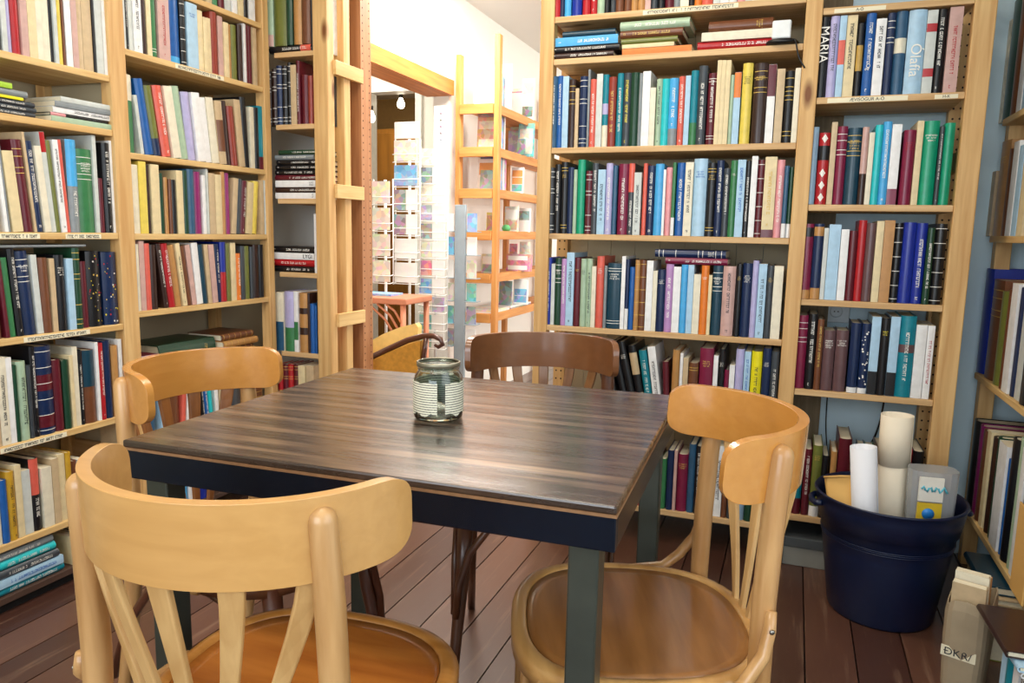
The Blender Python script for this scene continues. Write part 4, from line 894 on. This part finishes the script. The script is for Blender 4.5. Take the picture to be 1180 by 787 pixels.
for i,dx in enumerate((0,.006,.012)): mb.box(dx,dx+.004,-.02+i*.006,.085,.0,.22-i*.01,KR)
bevel(mb.build('folder_sheets',t),.001)
# ------------------------------------------------------------------ the hall beyond the passage
XH=-1.9
mb=MB(); mb.box(XH-.1,XH,3.98,7.2,0,2.42,HALLW); mb.box(XH-.1,XH,2.9305,3.98,1.93,2.42,HALLW); struct('wall_hall_left',mb)
mb=MB(); mb.box(XH-.14,XH+.03,2.95,3.98,1.848,1.9295,wood('orange_beam','d2803a','b8692a',.5,'Y',3,14,.1)); struct('trim_1',mb)
mb=MB(); mb.box(-4.7,-3.09,5,5.1,0,2.42,HALLW); mb.box(-2.60,XH-.1,5,5.1,0,2.42,HALLW); mb.box(-3.09,-2.60,5,5.1,2.14,2.42,HALLW); struct('wall_side_room',mb)
mb=MB(); mb.box(-3.09,-3.04,4.98,5.1,0,2.14,WF); mb.box(-2.65,-2.60,4.98,5.1,0,2.14,WF); mb.box(-3.04,-2.65,4.98,5.1,2.09,2.14,WF); struct('door_1',mb)
mb=MB(); mb.box(-4.7,XH-.1,7.0,7.1,0,2.42,plain('ochre_wall','b89a66',.7)); struct('wall_back_room',mb)
mb=MB(); mb.box(-4.8,-4.7,2.9,7.1,0,2.42,HALLW); struct('wall_far_left',mb)
mb=MB(); mb.box(-4.7,-2.5,2.85,2.93,0,2.42,HALLW); struct('wall_side_front',mb)
mb=MB(); mb.box(XH,3.2,7.2,7.3,0,2.42,HALLW); struct('wall_hall_end',mb)
mb=MB(); mb.box(3.2,3.3,2.9,4.0,0,2.42,HALLW); mb.box(3.2,3.3,6.4,7.3,0,2.42,HALLW); mb.box(3.2,3.3,4.0,6.4,0,.8,HALLW); mb.box(3.2,3.3,4.0,6.4,2.2,2.42,HALLW); struct('wall_hall_right',mb)
mb=MB(); mb.box(1.0,3.2,2.9,3.0,0,2.42,HALLW); struct('wall_hall_front',mb)
mb=MB()
for y in (4.0,5.2,6.35): mb.box(3.22,3.28,y,y+.05,.8,2.2,WF)
for z in (.8,1.5,2.15): mb.box(3.22,3.28,4.0,6.4,z,z+.05,WF)
struct('window_2',mb)
# wooden cupboard and post seen through the doorway
CUP=wood('ochre_cupboard','a9752c','8e5f20',.5,'Z',2,7,.08)
t=thing('cupboard','ochre wooden cupboard seen through the white doorway','cupboard',(-3.6,6.3,0))
mb=MB().box(-.75,.42,0,.4,0,2.02,CUP); mb.build('cupboard_body',t)
for a in (-.74,-.16): bevel(MB().box(a,a+.57,-.02,-.0005,.06,1.98,CUP).build('door',t),.004)
t=MB().box(-3.0,-2.9,5.75,5.83,0,2.419,wood('red_post','a5673c','8a4f2c',.5,'Z')).build('timber_post'); tag(t,'reddish timber post just inside the white doorway','post')
def bulb(x,y,z,lb):
    t=thing('pendant_bulb',lb,'light bulb',(x,y,z),0,'bare bulbs beyond the doorway')
    mb=MB(); mb.lathe([(.0001,-.06),(.02,-.055),(.03,-.035),(.03,-.02),(.018,.005),(.013,.02),(.0001,.02)],emit('bulb_glow','fff3d8',9),20); mb.build('glass_bulb',t)
    mb=MB(); mb.lathe([(.0001,.02),(.016,.02),(.016,.05),(.0001,.052)],BLK,14); mb.build('socket',t)
    mb=MB(); mb.tube([(0,0,.05),(0,0,2.418-z)],.003,BLK,6); mb.build('cord',t)
p=on_y(462,116,5.3); bulb(p[0],5.3,p[2],'bare glowing bulb hanging in the middle of the doorway')
p=on_y(427.5,131,4.6); bulb(p[0],4.6,p[2],'bare glowing bulb hanging at the left edge of the passage')
# free-standing pine display shelf along the hall wall
OP=wood('orange_pine','dc9a56','c67e3c',.5,'Z',3,14,.1); OPY=wood('orange_pine_y','dc9a56','c67e3c',.5,'Y',3,14,.1); OPX=wood('orange_pine_x','dc9a56','c67e3c',.5,'X',3,14,.1)
t=thing('display_shelf','open orange pine display shelf against the white hall wall','shelf',(-1.7,4.5,0))
ZH=[on_x(577,v,-1.6)[2] for v in (121,171,219,267,316,361)]
def pp(name,x0,x1,y0,y1,z0,z1,m): o=MB().box(x0,x1,y0,y1,z0,z1,m).build(name); o.parent=t; o.matrix_parent_inverse=Matrix.Translation(t.location).inverted(); bevel(o,.002); return o
for y in (3.98,4.75,5.5):
    pp('post',-1.625,-1.595,y,y+.045,0,2.165 if y<4 else 2.15,OP); pp('post',-1.86,-1.83,y,y+.045,0,2.07,OP)
for z in ZH:
    pp('shelf_board',-1.8295,-1.6255,3.985,5.5,z-.025,z,OPY)
    pp('shelf_front',-1.6245,-1.61,4.0255,4.7495,z-.045,z+.004,OPY)
    pp('shelf_end',-1.8295,-1.6255,3.965,3.9845,z-.05,z+.004,OPX)
def faceout(label,cat,u0,u1,vt,zb,Y,cols,name='picture_book',thick=.012,X=None,depth=None):
    """book standing cover forward on a display; colours of three horizontal areas"""
    p0=on_y(u0,200,Y); p1=on_y(u1,200,Y); zt=on_y((u0+u1)/2,vt,Y)[2]; h=max(.05,zt-zb)
    o=thing(name,label,cat,(p0[0],Y,zb+.001),0,'items on the display shelf'); o.rotation_euler=(-.06,0,0)
    w=p1[0]-p0[0]; mb=MB().box(0,w,0,thick,0,h,cols[0]); bevel(mb.build('cover',o),.001)
    mb=MB().box(.001,w-.001,.0012,thick-.0012,.0008,h+.0005,PAGE); mb.build('pages',o)
    mb=MB(); k=len(cols)-1; g=random.Random(int(u0*3+vt))
    for i,c in enumerate(cols[1:]):
        mb.box(w*.08,w*.92,-.0008,0,h*(.08+.84*i/k),h*(.08+.84*(i+.9)/k),c)
    if k: mb.build('cover_picture',o)
    return o
def c_(name,h,spots=True):
    """printed card: a base colour with blotches of lighter and darker print"""
    mt,nt,N,L,b=nmat(name); b.inputs['Roughness'].default_value=.4
    tc=N.new('ShaderNodeTexCoord'); vo=N.new('ShaderNodeTexVoronoi'); vo.inputs['Scale'].default_value=38; L.new(tc.outputs['Object'],vo.inputs['Vector'])
    nz=N.new('ShaderNodeTexNoise'); nz.inputs['Scale'].default_value=30; nz.inputs['Detail'].default_value=3; L.new(tc.outputs['Object'],nz.inputs['Vector'])
    r=N.new('ShaderNodeValToRGB'); r.color_ramp.elements[0].position=.5; r.color_ramp.elements[1].position=.62; r.color_ramp.elements[0].color=lin(h); L.new(nz.outputs['Fac'],r.inputs[0])
    hs=N.new('ShaderNodeMix'); hs.data_type='RGBA'; hs.inputs[0].default_value=.55 if spots else .06; hs.inputs[6].default_value=lin(h); L.new(vo.outputs['Color'],hs.inputs[7])
    hv=N.new('ShaderNodeHueSaturation'); hv.inputs['Saturation'].default_value=.8; hv.inputs['Value'].default_value=1.1 if spots else 1; L.new(hs.outputs[2],hv.inputs['Color']); L.new(hv.outputs[0],r.color_ramp and b.inputs['Base Color'])
    m=N.new('ShaderNodeMix'); m.data_type='RGBA'; m.inputs[6].default_value=lin(h); L.new(hv.outputs[0],m.inputs[7]); m.inputs[0].default_value=.55; L.new(m.outputs[2],b.inputs['Base Color']); return mt
WH=c_('card_white','f4f2ee',False); ORN=c_('card_orange','f09a28',False); GRY=c_('card_grey','85878c'); TQc=c_('card_turquoise','45b7b4'); PKc=c_('card_pink','e0607c'); MIX=c_('card_rust','c98a62'); BLc=c_('card_skyblue','4f9ee0'); YLc=c_('card_yellowish','ead36a'); GNc=c_('card_green','3fae5c',False); CRc=c_('card_pale','e9dcc6'); DKc=c_('card_dark','4c4a50'); LVc=c_('card_mauve','b8a8c8')
faceout('plain white book facing out on the top display shelf','book',545,573,82,ZH[0],4.10,[WH])
faceout('tall white book behind post on the top display shelf','book',553,587,74,ZH[0],4.30,[WH])
faceout('line-drawn picture book at right end of top display shelf','book',599,613,90,ZH[0],4.6,[WH,DKc,WH,CRc])
faceout('rust patterned picture book on the second display shelf','book',549,573,135,ZH[1],4.10,[MIX,CRc,MIX,CRc])
faceout('turquoise book at the right end of second display shelf','book',596,614,142,ZH[1],4.5,[TQc,CRc])
faceout('black booklet in front of the turquoise book','book',595,604,160,ZH[1],4.4,[DKc])
faceout('white and orange book facing out on the third display shelf','book',550,573,183,ZH[2],4.12,[WH,WH,ORN])
faceout('small dark grey book in front of the white and orange one','book',553,569,196,ZH[2],4.06,[GRY])
faceout('orange animal picture book on the third display shelf','book',589,603,193,ZH[2],4.4,[WH,TQc,ORN,ORN])
faceout('yellow and cream slanted book on the fourth display shelf','book',561,572,245,ZH[3],4.12,[YLc,MIX])
faceout('pale patterned book on the fourth display shelf','book',582,598,238,ZH[3],4.35,[CRc,MIX,WH])
faceout('white folded booklet on the fourth display shelf','book',596,612,240,ZH[3],4.55,[WH,WH,GRY])
faceout('pink and white patterned card box on the fifth display shelf','box',585,612,293,ZH[4],4.45,[PKc,WH,PKc,WH],'card_box',.06)
faceout('cream card above the pink box on the fifth display shelf','card',600,612,279,ZH[4],4.56,[CRc])
faceout('pink flower card on the fifth display shelf','card',588,597,281,ZH[4],4.53,[PKc])
faceout('blue landscape picture book on the lowest display shelf in view','book',594,611,322,ZH[5]+.02,4.45,[WH,BLc,BLc,WH])
faceout('grey upright folder left of the landscape book','book',577,592,324,ZH[5]+.02,4.35,[GRY])
faceout('white row of booklets on the fifth display shelf','box',556,573,293,ZH[4]+.0,4.1,[CRc,GRY,WH],'card_box',.06)
for i,(a,b_) in enumerate(((4.02,4.3),(4.32,4.7))):
    for j in range(2):
        o=MB().box(-1.80,-1.63,a,b_,ZH[5]+.0006+j*.0095,ZH[5]+.009+j*.0095,[WH,CRc,GRY,WH][i*2+j]).build('magazine'); tag(o,['white magazine lying under','pale magazine lying on'][j]+[' the near stack of the lowest display shelf',' the far stack of the lowest display shelf'][i],'magazine','magazines lying flat'); 
ng=random.Random(4)
for zi,y0,y1 in ((0,4.62,4.74),(1,4.14,4.24),(2,4.15,4.28),(0,4.14,4.24),(1,4.64,4.74)):
    y=y0; k=0
    while y<y1:
        w=ng.uniform(.012,.022); h=ng.uniform(.17,.22)
        mb=MB().box(-1.79,-1.66,y,y+w-.001,ZH[zi]+.0006,ZH[zi]+h,[WH,LVc,PKc,CRc,BLc,GRY][(k+zi)%6]); o=mb.build('booklet')
        tag(o,'%s booklet standing edge-on, %s display shelf, %s of its group'%(['white','mauve','pink','cream','blue','grey'][(k+zi)%6],['top','second','third'][zi]+(' near' if y0<4.5 else ' far'),ORD[k]),'booklet','booklets on the display shelf'); y+=w; k+=1
mb=MB(); mb.lathe([(.0001,0),(.02,.004),(.028,.02),(.02,.038),(.0001,.044)],GNc,16); o=mb.build('green_ball'); p=on_y(603,262,4.2); o.location=(-1.655,4.28,ZH[3]+.0006); tag(o,'small green round ornament on the fourth display shelf','ornament')
# card spinners and racks
WIRE=plain('white_wire','ece9e4',.4); ACR=plain('clear_acrylic','dfe4e8',.15,0,.5,.02,10); GPM=plain('grey_painted_metal','9aa6ae',.4,.2)
def wire_rack(name,label,x0,x1,Y,z0,z1,rows,colsf,gr=None,header=None):
    t=thing(name,label,'card rack',((x0+x1)/2,Y,0)); w=x1-x0; cx=(x0+x1)/2
    mb=MB()
    for s in (-1,1): mb.tube([(s*w/2,0,z0),(s*w/2,0,z1)],.004,WIRE,8)
    mb.tube([(0,.02,.0),(0,.02,z1)],.008,WIRE,8); mb.lathe([(.0001,0),(.055,0),(.055,.012),(.0001,.02)],WIRE,20,cy=.02)
    mb.build('frame',t)
    dz=(z1-z0)/rows
    for i in range(rows):
        z=z0+i*dz; mb=MB(); mb.tube([(-w/2,0,z+.01),(-w/2,-.03,z+.005),(w/2,-.03,z+.005),(w/2,0,z+.01)],.0025,WIRE,6)
        mb.tube([(-w/2,0,z+.05),(-w/2,-.032,z+.045),(w/2,-.032,z+.045),(w/2,0,z+.05)],.0025,WIRE,6); mb.build('wire_pocket',t)
        for j,c in enumerate(colsf(i)):
            n=len(colsf(i)); a=-w/2+.004+(w-.008)*j/n; b_=-w/2+.004+(w-.008)*(j+1)/n-.004
            o=MB().box(cx+a,cx+b_,Y-.022,Y-.018,z+.012,z+dz*.93,c).build('greeting_card'); 
            tag(o,'%s card, row %s from the bottom%s, in the %s'%({WH:'white',CRc:'pale',BLc:'sky blue',MIX:'rust',GRY:'grey',LVc:'mauve',TQc:'turquoise',YLc:'yellow',PKc:'pink',DKc:'dark',GNc:'green',ORN:'orange'}[c],ORD[i],'' if n==1 else (' at left' if j==0 else ' at right'),label.split(' standing')[0]),'card',gr)
    if header: bevel(MB().box(-w*.5,w*.5,-.012,-.004,z1,z1+header,WH).build('header_sign',t),.002)
    return t
def xr(u0,u1,Y): return on_y(u0,250,Y)[0],on_y(u1,250,Y)[0]
a,b_=xr(431,453,3.45); wire_rack('card_rack','left wire card rack standing in the passage opening',a,b_,3.45,on_y(440,327,3.45)[2],on_y(440,207,3.45)[2],4,lambda i:[[CRc],[CRc],[CRc],[CRc]][i],'cards in the left rack')
a,b_=xr(456,484,3.55); wire_rack('card_rack','middle wire card rack standing in the passage opening',a,b_,3.55,on_y(470,328,3.55)[2],on_y(470,160,3.55)[2],6,lambda i:[[WH],[WH],[GRY,WH],[GRY,WH],[BLc],[CRc]][i],'cards in the middle rack',.085)
a,b_=xr(485,516,3.62)
t=wire_rack('card_spinner','tall clear card spinner standing left of the white wall',a,b_,3.62,on_y(500,402,3.62)[2],on_y(500,170,3.62)[2],11,lambda i:[[TQc,WH],[TQc,WH],[CRc,LVc],[BLc,WH],[PKc,WH],[CRc,WH],[GRY,WH],[LVc,WH],[CRc,WH],[GRY,WH],[CRc,WH]][i],'cards in the tall spinner')
mb=MB(); z1=on_y(500,170,3.62)[2]; mb.box(.0,(b_-a)/2,-.006,-.002,z1+.002,z1+.21,ACR)
for i in range(5): mb.lathe([(.0001,0),(.006,0),(.006,.002),(.0001,.002)],GRY,8,M=Matrix.Translation((.04,-.006,z1+.04+i*.033))@Matrix.Rotation(PI/2,4,'X'))
mb.build('top_panel',t)
a,b_=xr(525,537,3.7); zt=on_y(531,236,3.7)[2]
t=thing('card_stand','slim grey metal card stand in front of the orange pine shelf','card rack',((a+b_)/2,3.7,0)); w=b_-a
bevel(MB().box(-w/2,w/2,-.01,.01,0,zt,GPM).build('grey_post',t),.002)
MB().box(-.07,.07,-.04,.05,0,.015,GPM).build('foot',t)
for i in range(6):
    z=zt-.02-.125*(i+1)
    for s,u in ((-1,-.055),(1,w/2+.005)):
        bevel(MB().box(u if s>0 else -w/2-.045,(u+.065) if s>0 else -w/2-.005,-.02,.05,z,z+.004,GPM).build('card_shelf',t),.001)
        MB().box(0.0 if s>0 else -w/2-.02,(w/2+.02) if s>0 else 0.0,.012,.02,z,z+.01,GPM).build('bracket',t)
        c=[WH,BLc,WH,CRc,TQc,GRY][(i+(s>0))%6]; cx=(a+b_)/2
        x0=cx+(w/2+.008 if s>0 else -w/2-.042); x1=x0+(.055 if s>0 else .034)
        o=MB().box(x0,x1,3.7,3.706,z+.0045,z+.1,c).build('greeting_card'); tag(o,'card on the %s side of the slim grey stand, level %s from top'%('right' if s>0 else 'left',ORD[i]),'card','cards on the grey stand')
# red-brown cane table in the passage
CANE=plain('red_brown_cane','c47a58',.4,0,.5,.15,20)
x0,x1=on_y(427,345,3.3)[0]-.12,on_y(490,345,3.3)[0]; zt=on_y(460,341,3.25)[2]
t=thing('cane_table','small red-brown cane table with curved braces in the passage','table',((x0+x1)/2,3.26,0)); w=(x1-x0)/2-.005
bevel(MB().box(-w,w,-.15,.13,zt-.03,zt,CANE).build('tabletop',t),.006,3)
for sx in (-1,1):
    for sy in (-.13,.11): mb=MB(); mb.tube([(sx*(w-.025),sy,0),(sx*(w-.025),sy,zt-.03)],.014,CANE,10); mb.build('leg',t)
for sx in (-1,1,):
    for k in (.07,.12,.17): mb=MB(); mb.tube([(sx*(w-.03),-.14,zt-.03-k*1.2),(sx*(w-.03-k*.5),-.14,zt-.03-k*.45),(sx*(w-.04-k),-.14,zt-.032)],.006,CANE,8); mb.build('brace',t)
mb=MB(); mb.tube([(-.03,-.14,0),(-.03,-.14,zt-.03)],.014,CANE,10); mb.build('leg',t)
o=MB().box((x0+x1)/2-.1,(x0+x1)/2+.08,3.2,3.32,zt+.0006,zt+.01,BLc).build('magazine'); tag(o,'blue magazine lying on the cane table','magazine')
# gold upholstered armchair with dark scroll arm
GOLD=plain('gold_brocade','c88f34',.6,0,.4,.35,60,.2); DKW=wood('dark_arm','5c3424','452418',.3,'X',3,8,.05,coat=.5); LTG=plain('pale_gold_back','ecc878',.6,0,.4,.15,40)
t=thing('armchair','gold upholstered armchair with dark scrolled wooden arm behind the table','armchair',(-1.75,3.0,0))
def P3(u,v,Y=2.97): p=on_y(u,v,Y); return (p[0]+1.75,Y-3.0,p[2])
arm=[P3(400,424),P3(425,413),P3(450,401),P3(470,392),P3(488,387),P3(500,387),P3(508,391),P3(510,397),P3(505,400),P3(501,397)]
mb=MB(); mb.tube(arm,[.012,.013,.014,.014,.014,.013,.012,.011,.009,.007],DKW,12); mb.build('arm',t)
mb=MB(); mb.tube([P3(491,389),P3(489,405),P3(486,425),(P3(486,425)[0],-.03,.3),(P3(486,425)[0]+.01,-.03,0)],.012,DKW,10); mb.build('front_leg',t)
mb=MB(); mb.tube([(-.21,-.03,0),(-.21,-.03,.42)],.014,DKW,10); mb.build('rear_leg',t)
p=[P3(u,v) for u,v in ((402,428),(425,417),(450,405),(470,397),(486,392),(485,440),(402,455))]
mb=MB(); mb.prism([(q[0],q[2]) for q in p],-.045,-.0,GOLD,axis='Y'); bevel(mb.build('side_panel',t),.006,2)
bevel(MB().box(-.2,.2,.002,.06,.3,.44,GOLD).build('seat',t),.02,3)
mb=MB(); q=[P3(u,v,3.09) for u,v in ((400,415),(420,398),(445,384),(465,376),(482,372),(485,376),(484,392),(440,410),(400,430))]; mb.prism([(a_[0],a_[2]) for a_ in q],.062,.1,LTG,axis='Y'); bevel(mb.build('backrest',t),.006,2)
# ------------------------------------------------------------------ light
def area(name,loc,rot,sx,sy,pw,col,spread=PI):
    l=bpy.data.lights.new(name,'AREA'); l.shape='RECTANGLE'; l.size=sx; l.size_y=sy; l.energy=pw; l.color=col; l.spread=spread
    o=bpy.data.objects.new(name,l); COL.objects.link(o); o.location=loc; o.rotation_euler=rot; return o
area('window_daylight',(-.7,-1.58,1.48),(PI/2,0,0),2.0,1.3,LW,(.86,.93,1))
area('side_window_daylight',(.9,.3,1.48),(0,PI/2,0),1.3,1.5,LR,(.92,.96,1))
area('hall_window_daylight',(3.18,5.2,1.5),(0,PI/2,0),1.35,2.3,LH,(1,.97,.92))
area('hall_fill_light',(-.4,5.4,2.4),(0,0,0),1.0,1.0,LHC*.4,(1,.95,.86))  # unseen overhead fill, added to lift the hall towards white
area('hall_fill_light',(-1.35,3.4,2.4),(0,0,0),.8,.5,LHC,(1,.95,.88))  # unseen fill added behind the passage to brighten the floor before it
area('side_room_lamp',(-3.2,4.2,2.4),(0,0,0),.6,.6,LS,(1,.94,.82))
area('back_room_lamp',(-3.2,5.7,2.4),(0,0,0),.4,.4,LS*.5,(1,.85,.62))
area('overhead_fill',(-.9,.7,2.4),(0,0,0),.9,.3,LC,(1,.9,.76))  # assumed pair of overhead fill lights, no fixture in view
area('overhead_fill',(-.9,1.9,2.4),(0,0,0),.9,.3,LC,(1,.9,.76))
w=bpy.data.worlds.new('world'); S.world=w; w.use_nodes=True
nt=w.node_tree; bg=nt.nodes['Background']; sk=nt.nodes.new('ShaderNodeTexSky'); sk.sky_type='HOSEK_WILKIE'; sk.turbidity=3; sk.sun_direction=(.3,-.6,.7)
nt.links.new(sk.outputs[0],bg.inputs[0]); bg.inputs[1].default_value=1.0
S.view_settings.view_transform='Standard'; S.view_settings.look='None'; S.view_settings.exposure=EXPO; S.view_settings.gamma=1; S.view_settings.use_curve_mapping=False
